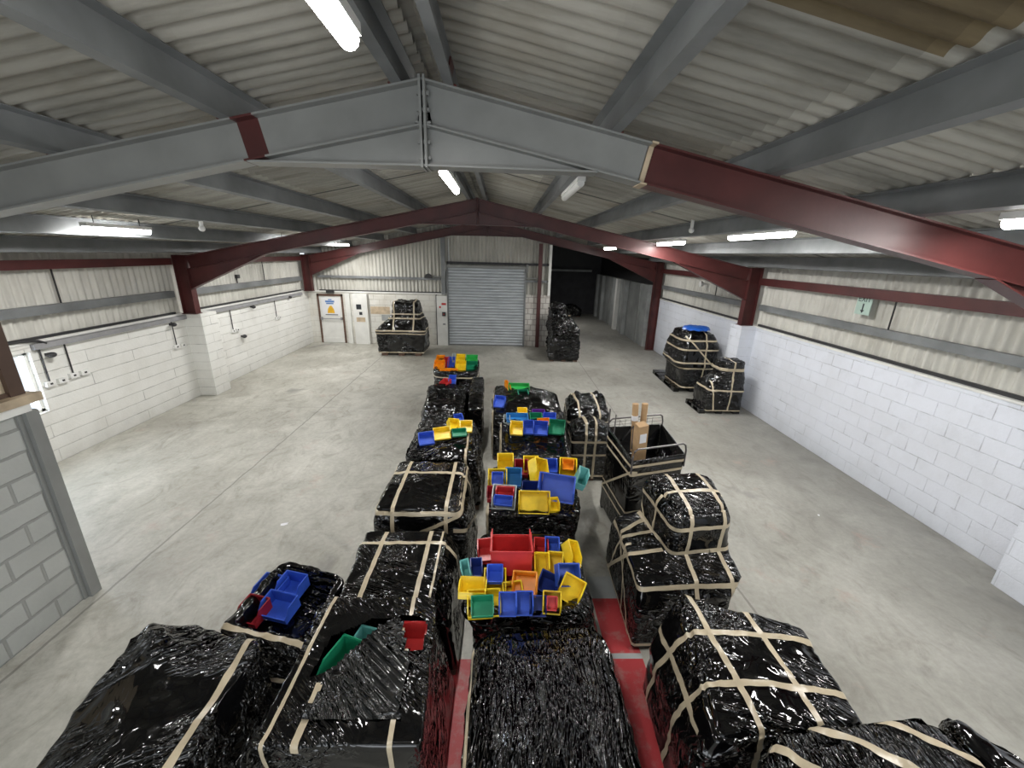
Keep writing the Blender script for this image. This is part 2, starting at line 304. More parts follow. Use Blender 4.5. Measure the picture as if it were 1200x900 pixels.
# ------------------------------------------------------------------ steel frames
def frame(i,y):
    root=empty('portal_frame',(0,y,0))
    tag(root,['grey and red steel roof frame nearest the camera spanning the whole hall','red oxide steel roof frame in mid hall standing on block piers','red oxide steel roof frame standing against the far gable wall'][i],'roof frame')
    dep=.29; w=.17
    for sg in (-1,1):
        xe=-7.45 if sg<0 else 6.08
        ends=[(XM,ZA),(xe,rz(xe))]
        d=(Vector((xe,0,rz(xe)))-Vector((XM,0,ZA))).normalized(); up=Vector((-d.z*sg,0,d.x*sg)); up=up if up.z>0 else -up
        def seg(x0,x1,m,name='rafter'):
            bm=bmesh.new(); prism(bm,ipoly(dep,w),(x0,0,rz(x0)),(x1,0,rz(x1)),(0,1,0),up); fixn(bm)
            return link_bm(name,bm,m,root)
        if i==0 and sg>0:
            seg(XM,1.12,M['steel_light']); seg(1.16,xe,M['steel_red'])
            bm=bmesh.new(); prism(bm,ipoly(dep+.012,w+.02),(1.115,0,rz(1.115)+.006),(1.165,0,rz(1.165)+.006),(0,1,0),up); fixn(bm)
            o=link_bm('tape_strip',bm,M['timber_light'],root); o['label']='cream strip where the grey paint ends'
        elif i==0:
            seg(XM,-1.84,M['steel_light']); seg(-2.0,xe,M['steel_light']); seg(-1.84,-2.0,M['steel_red'],'splice_band')['label']='unpainted red band'
        else: seg(XM,xe,M['steel_red'])
        m=M['steel_light'] if i==0 else M['steel_red']
        # apex haunch
        bm=bmesh.new(); xh=XM+sg*1.32; zb0=ZA-.555; 
        tri=[(XM,rz(XM)-dep),(xh,rz(xh)-dep-.0),(XM,zb0)]
        prism(bm,[(a,b) for a,b in tri],(0,-.005,0),(0,.005,0),(1,0,0),(0,0,1))
        dd=Vector((xh-XM,0,rz(xh)-dep-zb0)); 
        n2=Vector((-dd.z,0,dd.x)).normalized(); n2=n2 if n2.z>0 else -n2
        prism(bm,[(-w/2,0),(w/2,0),(w/2,-.014),(-w/2,-.014)],(XM,0,zb0),(xh,0,rz(xh)-dep),(0,1,0),n2); fixn(bm)
        link_bm('apex_haunch',bm,m,root)
        # eaves haunch
        if i>0 or sg>0:
            m2=M['steel_red']; bm=bmesh.new(); xs=xe-sg*1.9; zc=rz(xe)-.75
            tri=[(xs,rz(xs)-dep+.01),(xe,rz(xe)-dep),(xe,zc)]
            prism(bm,tri,(0,-.005,0),(0,.005,0),(1,0,0),(0,0,1))
            dd=Vector((xe-xs,0,zc-rz(xs)+dep)); n2=Vector((-dd.z,0,dd.x)).normalized(); n2=n2 if n2.z>0 else -n2
            prism(bm,[(-w/2,0),(w/2,0),(w/2,-.014),(-w/2,-.014)],(xs,0,rz(xs)-dep),(xe,0,zc),(0,1,0),n2); fixn(bm)
            link_bm('eaves_haunch',bm,m2,root)
        # column
        bm=bmesh.new(); z0=0 if (i==2 and sg>0) else ZB+.02
        cy=.3 if (i==2 and sg>0) else 0
        if i==2 and sg<0: cy=0
        hh=.15; p=[(-hh,-.085),(hh,-.085),(hh,-.071),(.005,-.071),(.005,-.071)]
        # flange faces the room: I section in plan, web along x
        plan=[(-hh,-.09),(-hh+.014,-.09),(-hh+.014,-.005),(hh-.014,-.005),(hh-.014,-.09),(hh,-.09),(hh,.09),(hh-.014,.09),(hh-.014,.005),(-hh+.014,.005),(-hh+.014,.09),(-hh,.09)]
        cx=xe+sg*.13
        prism(bm,plan,(cx,cy*0,z0),(cx,0,rz(xe)+.02),(1,0,0),(0,1,0)); box(bm,cx-.17,cx+.17,-.11,.11,z0,z0+.015); fixn(bm)
        link_bm('column',bm,M['steel_red'],root)
    bm=bmesh.new()
    for s in (-1,1): box(bm,XM+s*.016-.009,XM+s*.016+.009,-.10,.10,ZA-.58,ZA+.015)
    for k in range(5):
        for s in (-.05,.05): box(bm,XM-.045,XM+.045,s-.012,s+.012,ZA-.52+k*.105,ZA-.496+k*.105)
    link_bm('apex_plate',bm,M['steel_light'] if i==0 else M['steel_red'],root)
for i,y in enumerate(FR): frame(i,y)
# purlins (channel rails on top of the rafters) with their red cleats
PX=[-.75,-2.0,-3.28,-4.55,-5.8,-7.0,-.44,.80,2.05,3.3,4.55,5.8]
plabel={-.75:'galvanised purlin just left of the roof ridge',-.44:'galvanised purlin just right of the roof ridge'}
names=['first','second','third','fourth','fifth']
for side,lst in (('left',PX[1:6]),('right',PX[7:])):
    for k,x in enumerate(lst): plabel[x]='galvanised purlin, %s one down the %s roof slope from the ridge pair'%(names[k],side)
for x in PX:
    root=empty('purlin',(x,0,rz(x))); tag(root,plabel[x],'purlin','purlins under the roof sheets')
    sg=-1 if x<XM else 1
    up=Vector((SL*sg,0,1)).normalized(); ac=Vector((1,0,-SL*sg)).normalized()
    bm=bmesh.new(); h=.21
    prof=[(-.004,0),(.07*sg,0),(.07*sg,.006),(.004,.006),(.004,h-.006),(-.07*sg,h-.006),(-.07*sg,h),(-.004,h)]
    if sg<0: prof=[(.004,0),(-.07,0),(-.07,.02),(-.064,.02),(-.064,.006),(-.004,.006),(-.004,h),(.07,h),(.07,h-.006),(.004,h-.006)]
    else: prof=[(-.004,0),(.07,0),(.07,.02),(.064,.02),(.064,.006),(.004,.006),(.004,h),(-.07,h),(-.07,h-.006),(-.004,h-.006)]
    prism(bm,prof,(0,-2,0),(0,16.75,0),ac,up); fixn(bm); link_bm('channel',bm,M['galv'],root)
    for y in FR[:2]:
        bm=bmesh.new(); prism(bm,[(.012*sg,0),(.022*sg,0),(.022*sg,.17),(.012*sg,.17)],(0,y-.09,0),(0,y+.09,0),ac,up); 
        prism(bm,[(.012*sg,0),(.09*sg,0),(.09*sg,.012),(.012*sg,.012)],(0,y-.09,0),(0,y+.09,0),ac,up); fixn(bm); link_bm('cleat',bm,M['steel_red'],root)
# sheeting rails on the side walls
def rail(name,label,p0,p1,d,w,m,group=None,u=(1,0,0)):
    bm=bmesh.new(); prism(bm,[(0,0),(w,0),(w,d),(0,d)],p0,p1,u,(0,0,1)); fixn(bm); bmesh.ops.bevel(bm,geom=[e for e in bm.edges],offset=.006,segments=1)
    o=link_bm(name,bm,m); tag(o,label,'rail',group); return o
for k,(y0,y1) in enumerate(((3.7,10.0),(10.4,16.4))):
    wh=['in the near bay','in the far bay'][k]
    rail('eaves_beam','red steel eaves beam over the left wall cladding '+wh,(XL-.02,y0,3.26),(XL-.02,y1,3.26),.15,.14,M['steel_red'])
    rail('eaves_beam','red steel eaves beam over the right wall cladding '+wh,(XR-.12,y0,3.12),(XR-.12,y1,3.12),.16,.14,M['steel_red'])
    rail('sheeting_rail','grey horizontal rail across the left wall cladding '+wh,(XL-.08,y0,2.52),(XL-.08,y1,2.52),.15,.1,M['galv'])
    rail('sheeting_rail','grey horizontal rail across the right wall cladding '+wh,(XR-.02,y0,2.52),(XR-.02,y1,2.52),.13,.1,M['galv'])
    rail('wall_plate','dark rail along the foot of the left cladding '+wh,(XL-.1,y0,ZB+.035),(XL-.1,y1,ZB+.035),.045,.05,M['dark'])
    rail('wall_plate','dark rail along the foot of the right cladding '+wh,(XR+.05,y0,ZB+.035),(XR+.05,y1,ZB+.035),.05,.05,M['dark'])
rail('sheeting_rail','galvanised rail across the gable cladding left of the shutter',(-7.3,YF-.02,2.62),(-2.45,YF-.02,2.62),.09,.08,M['galv'],u=(0,1,0))
rail('wall_plate','dark rail along the foot of the gable cladding',(-7.3,YF,2.1),(-2.45,YF,2.1),.05,.06,M['dark'],u=(0,1,0))
rail('sheeting_rail','upper rail between the shutter and the red gable post',(.98,YF-.04,2.62),(1.95,YF-.04,2.62),.08,.08,M['galv'],u=(0,1,0))
rail('lintel_rail','dark lintel rail above the roller shutter',(-2.2,YF-.02,3.26),(1.95,YF-.02,3.26),.09,.08,M['dark'],u=(0,1,0))
def post(name,label,x,y,z0,z1,m,w=.09):
    bm=bmesh.new(); prism(bm,[(a,b) for a,b in ((-w,-w),(-w,-w+.012),(-.005,-w+.012),(-.005,w-.012),(-w,w-.012),(-w,w),(w,w),(w,w-.012),(.005,w-.012),(.005,-w+.012),(w,-w+.012),(w,-w))],(x,y,z0),(x,y,z1),(1,0,0),(0,1,0)); fixn(bm)
    tag(link_bm(name,bm,m),label,'post')
post('gable_post','dark steel post left of the roller shutter',-2.33,YF-.05,2.06,rz(-2.33,-.1),M['galv'],.08)
post('gable_post','red oxide steel post right of the roller shutter reaching the floor',1.5,YF-.13,0,rz(1.5,-.35),M['steel_red'],.07)
post('gable_post','pale steel post at the open end of the gable wall',1.9,YF-.05,2.12,rz(1.9,-.3),M['white_paint'],.05)
# roller shutter
d1=empty('door_1',(-.62,YF-.06,0)); struct(d1)
bm=bmesh.new(); n=0; z=0.02; W=1.53
prev=None; rows=27; per=3.12/rows
for r in range(rows*8+1):
    zz=.02+3.12*r/(rows*8); yy=-abs(math.sin(math.pi*r/8))*.034
    a=[bm.verts.new((-W,yy,zz)),bm.verts.new((W,yy,zz))]
    if prev: bm.faces.new([prev[0],prev[1],a[1],a[0]])
    prev=a
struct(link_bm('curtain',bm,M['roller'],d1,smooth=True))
bm=bmesh.new()
for s in (-1,1): box(bm,s*1.55-.035,s*1.55+.035,-.06,.03,0,3.22)
struct(link_bm('guide_rail',bm,M['galv'],d1))
bm=bmesh.new(); box(bm,-1.6,1.6,-.14,.04,3.12,3.22)
for s in (-1,1): box(bm,s*1.61-.04,s*1.61+.04,-.17,.04,3.02,3.30)
struct(link_bm('head_box',bm,M['steel_light'],d1))
bm=bmesh.new(); box(bm,-W,W,-.03,.01,0,.06); box(bm,-W,W,-.022,.0,2.36,2.40); struct(link_bm('bottom_bar',bm,M['galv'],d1))
# personnel door
d2=empty('door_2',(-6.91,YF+.02,0)); struct(d2)
bm=bmesh.new(); box(bm,-.51,-.44,-.06,.1,0,1.99); box(bm,.44,.51,-.06,.1,0,1.99); box(bm,-.51,.51,-.06,.1,1.9,1.99); struct(link_bm('door_frame',bm,M['wood'],d2))
bm=bmesh.new(); box(bm,-.44,.44,-.03,.02,.02,1.9); box(bm,-.44,.44,-.045,-.03,.02,.2); struct(link_bm('door_leaf',bm,M['white_paint'],d2))
bm=bmesh.new(); tube(bm,[(-.43,-.09,1.0),(.43,-.09,1.0)],.018); box(bm,-.43,-.36,-.1,-.03,.95,1.06); box(bm,.36,.43,-.1,-.03,.95,1.06); struct(link_bm('push_bar',bm,M['grey_plastic'],d2))
# text helper
fontcache={}
def text(body,size,m,loc,rot,parent=None,name='lettering'):
    cu=bpy.data.curves.new(name,'FONT'); cu.body=body; cu.size=size; cu.align_x='CENTER'; cu.align_y='CENTER'; cu.extrude=.001
    o=bpy.data.objects.new(name,cu); col.objects.link(o); me=bpy.data.meshes.new_from_object(o); bpy.data.objects.remove(o); bpy.data.curves.remove(cu)
    me.materials.clear(); me.materials.append(m); o=bpy.data.objects.new(name,me); col.objects.link(o); o.location=loc; o.rotation_euler=rot
    if parent: o.parent=parent
    return o
M['sign_blue']=flat('sign blue',(.10,.22,.5),.5); M['sign_yellow']=flat('sign yellow',(.75,.42,.02),.5); M['sign_green']=flat('sign green',(.40,.52,.46),.4,0,.05); M['ink']=flat('black print',(.02,.025,.03),.5); M['paper']=flat('white notice paper',(.78,.78,.8),.5,0,.03)
s=empty('warning_sign',(-6.91,YF-.015,1.12)); tag(s,'white notice with an amber triangle and blue heading fixed to the far door','sign')
bm=bmesh.new(); box(bm,-.36,.36,-.008,0,0,.72); link_bm('backing',bm,M['paper'],s)
bm=bmesh.new(); box(bm,-.2,.16,-.012,-.008,.53,.6); box(bm,-.17,.12,-.012,-.008,.46,.51); box(bm,-.08,.06,-.012,-.008,.62,.66); link_bm('heading',bm,M['sign_blue'],s)
bm=bmesh.new(); prism(bm,[(-.15,.10),(.14,.10),(.11,.27),(.03,.40),(-.03,.40),(-.12,.27)],(0,-.012,0),(0,-.008,0),(1,0,0),(0,0,1)); fixn(bm); link_bm('warning_triangle',bm,M['sign_yellow'],s)
bm=bmesh.new(); box(bm,-.24,.26,-.012,-.008,.02,.05); link_bm('footer',bm,M['ink'],s)
e=empty('exit_sign',(-6.85,YF-.06,2.03)); tag(e,'small dark exit light box above the far personnel door','sign')
bm=bmesh.new(); box(bm,-.16,.16,-.04,0,0,.09); link_bm('case',bm,M['dark'],e)
# exit sign on the right wall cladding
s=empty('exit_sign',(XR-.04,7.04,2.97)); tag(s,'pale green EXIT sign with arrow hanging under the red eaves beam on the right wall','sign')
bm=bmesh.new(); box(bm,-.012,0,-.15,.15,-.14,.22); link_bm('backing',bm,M['sign_green'],s)
text('EXIT',.125,M['ink'],(-.014,0,.12),(R_(90),0,R_(-90)),s)
bm=bmesh.new(); prism(bm,[(-.012,.05),(.012,.05),(.012,-.06),(.04,-.06),(0,-.11),(-.04,-.06),(-.012,-.06)],(-.016,0,0),(-.012,0,0),(0,1,0),(0,0,1)); fixn(bm); link_bm('arrow',bm,M['ink'],s)
# notices on the far wall
def notice(label,x0,x1,z0,z1,y,m): 
    bm=bmesh.new(); box(bm,x0,x1,y-.006,y,z0,z1); tag(link_bm('notice',bm,M[m]),label,'notice')
notice('dark round notice high on the white pilaster by the door',-5.82,-5.62,1.42,1.62,YF-.221,'ink')
notice('small dark notice low on the white pilaster by the door',-5.72,-5.60,1.2,1.32,YF-.221,'ink')
notice('buff torn notice patch across the white pilaster',-5.85,-5.5,.92,1.1,YF-.221,'timber_light')
notice('faded buff board on the far wall beside the pilaster',-5.33,-4.55,1.22,1.52,YF-.001,'timber_light')
notice('pink tinted board on the far wall under the buff board',-4.9,-4.1,.95,1.2,YF-.001,'annex_block')
notice('red notice at the top of the white panel beside the shutter',-2.42,-2.24,1.66,1.74,YF-.161,'bin_red')
notice('small red label on the white panel beside the shutter',-2.52,-2.45,1.54,1.61,YF-.161,'bin_red')
def ctrl(label,x,z,y):
    r=empty('control_box',(x,y,z)); tag(r,label,'switch'); bm=bmesh.new(); box(bm,-.07,.07,-.06,0,-.08,.08); link_bm('case',bm,M['dark'],r)
    bm=bmesh.new(); box(bm,-.02,.02,-.075,-.06,-.02,.02); link_bm('button',bm,M['bin_red'],r)
ctrl('green black control box on the white panel beside the shutter',-2.33,1.3,YF-.16)
bm=bmesh.new(); box(bm,-2.38,-2.28,YF-.2,YF-.16,.86,.92); tag(link_bm('isolator_switch',bm,M['grey_plastic']),'small grey switch low on the white panel beside the shutter','switch')
bm=bmesh.new(); prism(bm,[(.14*math.cos(a*math.pi/8),.17*math.sin(a*math.pi/8)) for a in range(9)],(-2.92,YF-.2,2.7),(-2.92,YF-.04,2.7),(1,0,0),(0,0,1)); fixn(bm); tag(link_bm('alarm_bell',bm,M['dark']),'dark domed alarm housing on the gable rail left of the shutter','alarm')
for n_,(x,z) in enumerate(((-2.5,2.76),(1.25,2.78))):
    bm=bmesh.new(); tube(bm,[(x-.3,YF-.12,z),(x+.25,YF-.12,z)],.03); tag(link_bm('shutter_shaft',bm,M['steel_light']),['pale pipe stub left of the shutter head','pale pipe stub right of the shutter head'][n_],'pipe')
# ------------------------------------------------------------------ left wall services
bm=bmesh.new(); box(bm,XL+.001,XL+.07,6.75,16.2,1.985,2.075); tag(link_bm('cable_trunking',bm,M['grey_plastic']),'grey cable trunking running along the left block wall','trunking')
def drop(y,z1,label,nsock,side=1):
    r=empty('socket_drop',(XL,y,0)); tag(r,label,'socket')
    bm=bmesh.new(); tube(bm,[(.03,0,1.98),(.03,0,z1)],.012); link_bm('conduit',bm,M['dark'],r)
    for k in range(nsock):
        bm=bmesh.new(); box(bm,0,.05,-.075+k*.2*side,.075+k*.2*side,z1-.09,z1); s_=link_bm('socket_box',bm,M['white_plastic'],r)
        bm=bmesh.new(); box(bm,.05,.055,-.02+k*.2*side,.02+k*.2*side,z1-.06,z1-.03); link_bm('switch',bm,M['dark'],s_)
drop(6.84,1.42,'left of two conduit drops with sockets beside the daylight window',2)
drop(7.25,1.45,'right of two conduit drops with sockets beside the daylight window',2)
drop(9.7,1.43,'conduit drop with a pair of sockets before the mid hall pier',2)
drop(11.84,1.42,'conduit drop with sockets just past the mid hall pier',2)
drop(14.22,1.43,'conduit drop with sockets nearest the far left corner',2)
for k,(y,z,lab) in enumerate(((6.95,1.86,'black wall lamp hanging below the trunking near the window'),(9.68,1.92,'black wall lamp below the trunking before the mid hall pier'),(12.9,1.93,'black wall lamp below the trunking in the far bay'),(15.2,2.0,'small black lamp below the trunking at the far corner'),(12.2,1.15,'black box fixed low on the left wall past the pier'))):
    bm=bmesh.new(); s=.06 if k<4 else .07; bmesh.ops.create_icosphere(bm,subdivisions=2,radius=s,matrix=Matrix.Translation((XL+.09,y,z))@Matrix.Diagonal((.9,1.2,.8,1)))
    box(bm,XL,XL+.06,y-.03,y+.03,z-.02,z+.03); tag(link_bm('wall_lamp' if k<4 else 'junction_box',bm,M['dark']),lab,'lamp' if k<4 else 'box')
bm=bmesh.new(); tube(bm,[(XL+.02,6.2,2.16),(XL+.03,6.6,2.15),(XL+.05,6.85,2.12),(XL+.06,6.95,2.06)],.02); tag(link_bm('cable',bm,M['dark']),'black cable drooping into the end of the wall trunking','cable')
for k,(y,z,lab) in enumerate(((12.6,2.86,'small dark sensor on the far left cladding'),)):
    bm=bmesh.new(); box(bm,XL-.1,XL-.02,y-.06,y+.06,z-.05,z+.05); box(bm,XL-.1,XL-.08,y-.01,y+.01,z-.3,z); tag(link_bm('sensor',bm,M['dark']),lab,'sensor')
for k,(y,x) in enumerate(((7.5,XL-.07),(14.0,XL-.07),(6.55,XR+.03),(12.3,XR+.03))):
    bm=bmesh.new(); box(bm,x,x+.02,y-.008,y+.008,2.62,3.25); 
    tag(link_bm('cladding_strap',bm,M['dark']),['thin dark strap on the near left cladding','thin dark strap on the far left cladding','thin dark strap beside the green sign on the right cladding','thin dark strap on the far right cladding'][k],'strap')
bm=bmesh.new(); bmesh.ops.create_cone(bm,cap_ends=True,segments=20,radius1=.09,radius2=.07,depth=.09,matrix=Matrix.Translation((XR-.05,13.1,2.93))@Matrix.Rotation(R_(90),4,'Y')); box(bm,XR-.03,XR+.12,13.05,13.15,2.9,2.96)
tag(link_bm('wall_sounder',bm,M['white_plastic']),'round white sounder on the right cladding beyond the mid frame','alarm')
# daylight window in the left wall
w1=empty('window_1',(XL-.1,5.91,.92)); struct(w1)
bm=bmesh.new(); box(bm,-.03,.03,-.81,-.76,0,1.04); box(bm,-.03,.03,.76,.81,0,1.04); box(bm,-.03,.03,-.81,.81,0,.05); box(bm,-.03,.03,-.81,.81,.99,1.04); struct(link_bm('window_frame',bm,M['white_paint'],w1))
bm=bmesh.new(); box(bm,-.004,.004,-.76,.76,.05,.99); struct(link_bm('pane',bm,M['glass'],w1))
# left partition stub with boarded screen
struct(quick('wall_partition',[(-4.68,-4.5,-3,3.64,0,2.17)],M['block_bare']))
struct(quick('trim_7',[(-4.70,-4.44,3.64,3.75,0,2.17),(-4.70,-4.48,3.60,3.64,0,2.17)],M['steel_light']))
struct(quick('trim_8',[(-4.74,-4.44,-3,3.70,2.17,2.25)],M['white_paint']))
struct(quick('trim_9',[(-4.76,-4.41,-3,3.80,2.25,2.33)],M['timber_light']))
pr=empty('partition_screen',(-4.58,0,2.33)); tag(pr,'cream boarded screen in a dark brown frame on top of the bare block partition','screen')
bm=bmesh.new(); box(bm,-.02,.05,-3,3.62,.03,1.3); link_bm('board',bm,M['cream'],pr)
bm=bmesh.new(); box(bm,-.05,.09,3.62,3.74,0,1.35); box(bm,-.05,.07,-3,3.62,0,.04); link_bm('screen_frame',bm,M['brown'],pr)
# ------------------------------------------------------------------ annex beyond the gable
struct(quick('wall_annex_right',[(6.1,6.32,17.2,26.3,0,2.6)],M['annex_block']))
for i,(y,w_) in enumerate(((18.0,.08),(19.9,.3),(21.3,.34),(22.9,.1),(24.6,.3),(26.0,.3))):
    bm=bmesh.new(); box(bm,5.93 if w_>.2 else 6.02,6.1,y,y+w_,0,2.6); struct(link_bm('wall_annex_pier',bm,M['white_paint' if i==2 else ('annex_block' if w_>.2 else 'steel_grey')]))
struct(quick('wall_annex_far',[(1.6,8,27.0,27.2,0,3.0)],M['annex_dark']))
struct(quick('wall_annex_left',[(1.74,1.96,YF+.22,27,0,4.4)],M['annex_dark']))
struct(quick('wall_annex_upper',[(1.6,8,27.0,27.2,3.0,5)],M['dark']))
struct(quick('wall_annex_side',[(6.34,6.5,17.0,27,2.6,4)],M['dark']))
struct(quick('wall_annex_outer',[(6.34,6.5,17.0,27,0,2.6)],M['annex_dark']))
rail('annex_beam','pale horizontal beam on the dark annex end wall',(2.6,26.9,2.70),(5.75,26.9,2.70),.13,.09,M['annex_block'],u=(0,1,0))
# ------------------------------------------------------------------ lights
def fitting(x,y0,y1,z,label,hang=0,on=True,power=80):
    r=empty('ceiling_light',(x,(y0+y1)/2,z)); tag(r,label,'light','fluorescent lights under the roof'if 0 else None); L=(y1-y0)/2
    bm=bmesh.new(); box(bm,-.05,.05,-L,L,.02,.07); link_bm('housing',bm,M['white_plastic'],r)
    bm=bmesh.new(); tube(bm,[(0,-L+.02,0),(0,L-.02,0)],.045,12); link_bm('tube_diffuser',bm,M['glow'] if on else M['white_plastic'],r)
    if hang:
        for s in (-.7,.7):
            bm=bmesh.new(); tube(bm,[(0,s*L,.07),(0,s*L,.07+hang)],.006,6); link_bm('hanger',bm,M['dark'],r)
    if on:
        ld=bpy.data.lights.new('tube_light','AREA'); ld.shape='RECTANGLE'; ld.size=.12; ld.size_y=2*L; ld.energy=power; ld.color=(1,.985,.955)
        lo=bpy.data.objects.new('tube_light',ld); col.objects.link(lo); lo.location=(0,0,-.05); lo.parent=r
fitting(-.69,.75,2.2,4.58,'lit tube light near the ridge in the bay above the camera',.1,power=30)
fitting(-.66,4.9,6.3,4.52,'lit tube light under the ridge between the first two frames',.2)
fitting(-5.6,5.94,7.0,3.89,'lit tube light hanging on two wires near the left wall',.2)
fitting(-5.6,10.9,12.0,3.88,'lit tube light on the left just beyond the mid hall frame',.2,power=90)
fitting(-5.6,14.6,15.7,3.86,'lit tube light farthest away on the left side',.2,power=90)
fitting(3.65,1.6,3.1,4.0,'lit tube light at the right behind the nearest red rafter',.1)
fitting(3.65,5.36,6.86,4.03,'lit tube light right of centre, longest one seen beyond the first frame',.1)
fitting(3.65,8.6,10.0,4.0,'lit tube light right of centre just before the mid hall frame',.1)
fitting(3.6,13.6,15.0,3.95,'lit tube light right of centre beyond the mid hall frame',.1,power=90)
fitting(.92,5.3,6.7,4.52,'unlit white tube batten on the purlin right of the ridge',0,on=False)
for nm,(x,y,z) in {'small white sensor under the left roof slope':(-4.6,6.75,3.95),'small white sensor under the right roof slope':(3.2,7.3,4.15)}.items():
    bm=bmesh.new(); bmesh.ops.create_uvsphere(bm,u_segments=12,v_segments=8,radius=.045,matrix=Matrix.Translation((x,y,z))); box(bm,x-.02,x+.02,y-.02,y+.02,z,z+.2); tag(link_bm('smoke_detector',bm,M['white_plastic']),nm,'detector')
# ------------------------------------------------------------------ wrapped loads
def rsq(r,n):
    """rounded square outline in [-1,1]^2, n points, r corner radius"""
    seg=[]; s=1-r
    per=[2*s,math.pi/2*r]*4; tot=sum(per); out=[]
    for i in range(n):
        d=tot*i/n; k=0
        while d>per[k]+1e-9: d-=per[k]; k+=1
        side=k//2; base=[(-s,-1),(1,-s),(s,1),(-1,s)][side]; dr=[(1,0),(0,1),(-1,0),(0,-1)][side]
        if k%2==0: p=(base[0]+dr[0]*d,base[1]+dr[1]*d)
        else:
            c=[(s,-s),(s,s),(-s,s),(-s,-s)][side]; a0=[-90,0,90,180][side]; a=R_(a0)+d/max(r,1e-6)
            p=(c[0]+r*math.cos(a),c[1]+r*math.sin(a))
        out.append(p)
    return out
def bil(c,u,v):
    a=(1-u)/2; b=(1-v)/2
    return (c[0]*a+c[1]*(1-a))*b+(c[3]*a+c[2]*(1-a))*(1-b)
def load_mesh(levels,top=None,n=132,seed=0,amp=.012,fold=.008,edge=.03,bulge=.02,holes=(),sub=.05,cap=22,o=Vector((0,0,0))):
    """levels: list of (4 corners xyz FL FR BR BL, corner radius)"""
    bm=bmesh.new(); rings=[]; L=[([Vector(p) for p in c],r) for c,r in levels]
    def ring(c,r,k=1.0,dz=None):
        vs=[]
        for (u,v) in rsq(r,n):
            p=bil(c,u*k,v*k); 
            if dz: p=p+Vector((0,0,dz(u*k,v*k)))
            vs.append(bm.verts.new(p))
        return vs
    for i in range(len(L)-1):
        (c0,r0),(c1,r1)=L[i],L[i+1]
        m=max(1,int(max((c1[j]-c0[j]).length for j in range(4))/sub))
        for s in range(m):
            t=s/m; rings.append(ring([c0[j].lerp(c1[j],t) for j in range(4)],r0+(r1-r0)*t))
    ct,rt=L[-1]; topf=top or (lambda u,v:0)
    ed=Vector((0,0,edge))
    for t in (0,.3,.6,.85):
        a=t*math.pi/2; k=1-(1-math.cos(a))*edge/.5
        rings.append(ring([p-ed+ed*math.sin(a) for p in ct],rt,k))
    last=1-edge/.5
    for s in range(cap):
        k=last*(1-(s/cap)); k=max(k,.02)
        w=min(1,s/4)
        rings.append(ring(ct,min(1,rt+(s/cap)*.2),k,lambda u,v,w=w:w*(topf(u,v)+bulge*(1-max(u*u,v*v)))))
    for a,b in zip(rings,rings[1:]):
        for i in range(n): bm.faces.new([a[i],a[(i+1)%n],b[(i+1)%n],b[i]])
    bm.faces.new(rings[-1])
    bm.normal_update(); sd=Vector((seed*7.3,seed*3.1,seed*1.7))
    new=[]
    for v in bm.verts:
        p=v.co; q=p+sd
        lump=noise.noise(q*2.3)*amp*1.5+noise.noise(q*5.5)*amp
        rid=1-abs(noise.noise(Vector((q.x*4+q.y*2.5,q.y*4-q.x*2.0,q.z*13+q.x*2)))*2)
        rid2=1-abs(noise.noise(Vector((q.x*3-q.y*7,q.y*2+q.x*5,q.z*6)))*2.2)
        dd=lump+fold*.8*(max(rid,0)**2-.4)+fold*.5*(max(rid2,0)**3-.3)
        if p.z<.14: dd*=.3
        new.append(p+v.normal*dd)
    for v,p in zip(bm.verts,new): v.co=p-o
    if holes:
        kill=[f for f in bm.faces if any(h(f.calc_center_median()+o) for h in holes)]
        bmesh.ops.delete(bm,geom=kill,context='FACES')
    bm.normal_update(); return bm
def band(bm0,pt,no,w,off=.0045,keep=()):
    bm=bm0.copy(); no=Vector(no).normalized(); pt=Vector(pt)
    g=lambda: bm.verts[:]+bm.edges[:]+bm.faces[:]
    bmesh.ops.bisect_plane(bm,geom=g(),plane_co=pt+no*w/2,plane_no=no,clear_outer=True)
    bmesh.ops.bisect_plane(bm,geom=g(),plane_co=pt-no*w/2,plane_no=no,clear_inner=True)
    for (kp,kn) in keep: bmesh.ops.bisect_plane(bm,geom=g(),plane_co=Vector(kp),plane_no=Vector(kn).normalized(),clear_inner=True)
    if not bm.faces: bm.free(); return None
    bm.normal_update()
    cs=[(v,v.co+v.normal*off) for v in bm.verts]
    for v,c in cs: v.co=c
    return bm
def pallet(root,c,z=.12,mt='wood'):
    """timber pallet following the load's footprint (local corners)"""
    bm=bmesh.new(); c=[Vector(p) for p in c]
    def quad(u0,u1,v0,v1,z0,z1):
        vs=[bm.verts.new(Vector((*bil(c,u,v).xy,zz))) for zz in (z0,z1) for u,v in ((u0,v0),(u1,v0),(u1,v1),(u0,v1))]
        for f in ((3,2,1,0),(4,5,6,7),(0,1,5,4),(1,2,6,5),(2,3,7,6),(3,0,4,7)): bm.faces.new([vs[i] for i in f])
    for k in range(5): quad(-1,1,-1+k*.42,-1+k*.42+.32,z-.022,z)
    for u in (-1,-.15,.7): 
        quad(u,u+.3,-1,1,0,.02)
        for v in (-1,-.12,.76): quad(u,u+.3,v,v+.24,.02,z-.022)
    return link_bm('pallet',bm,M[mt],root)
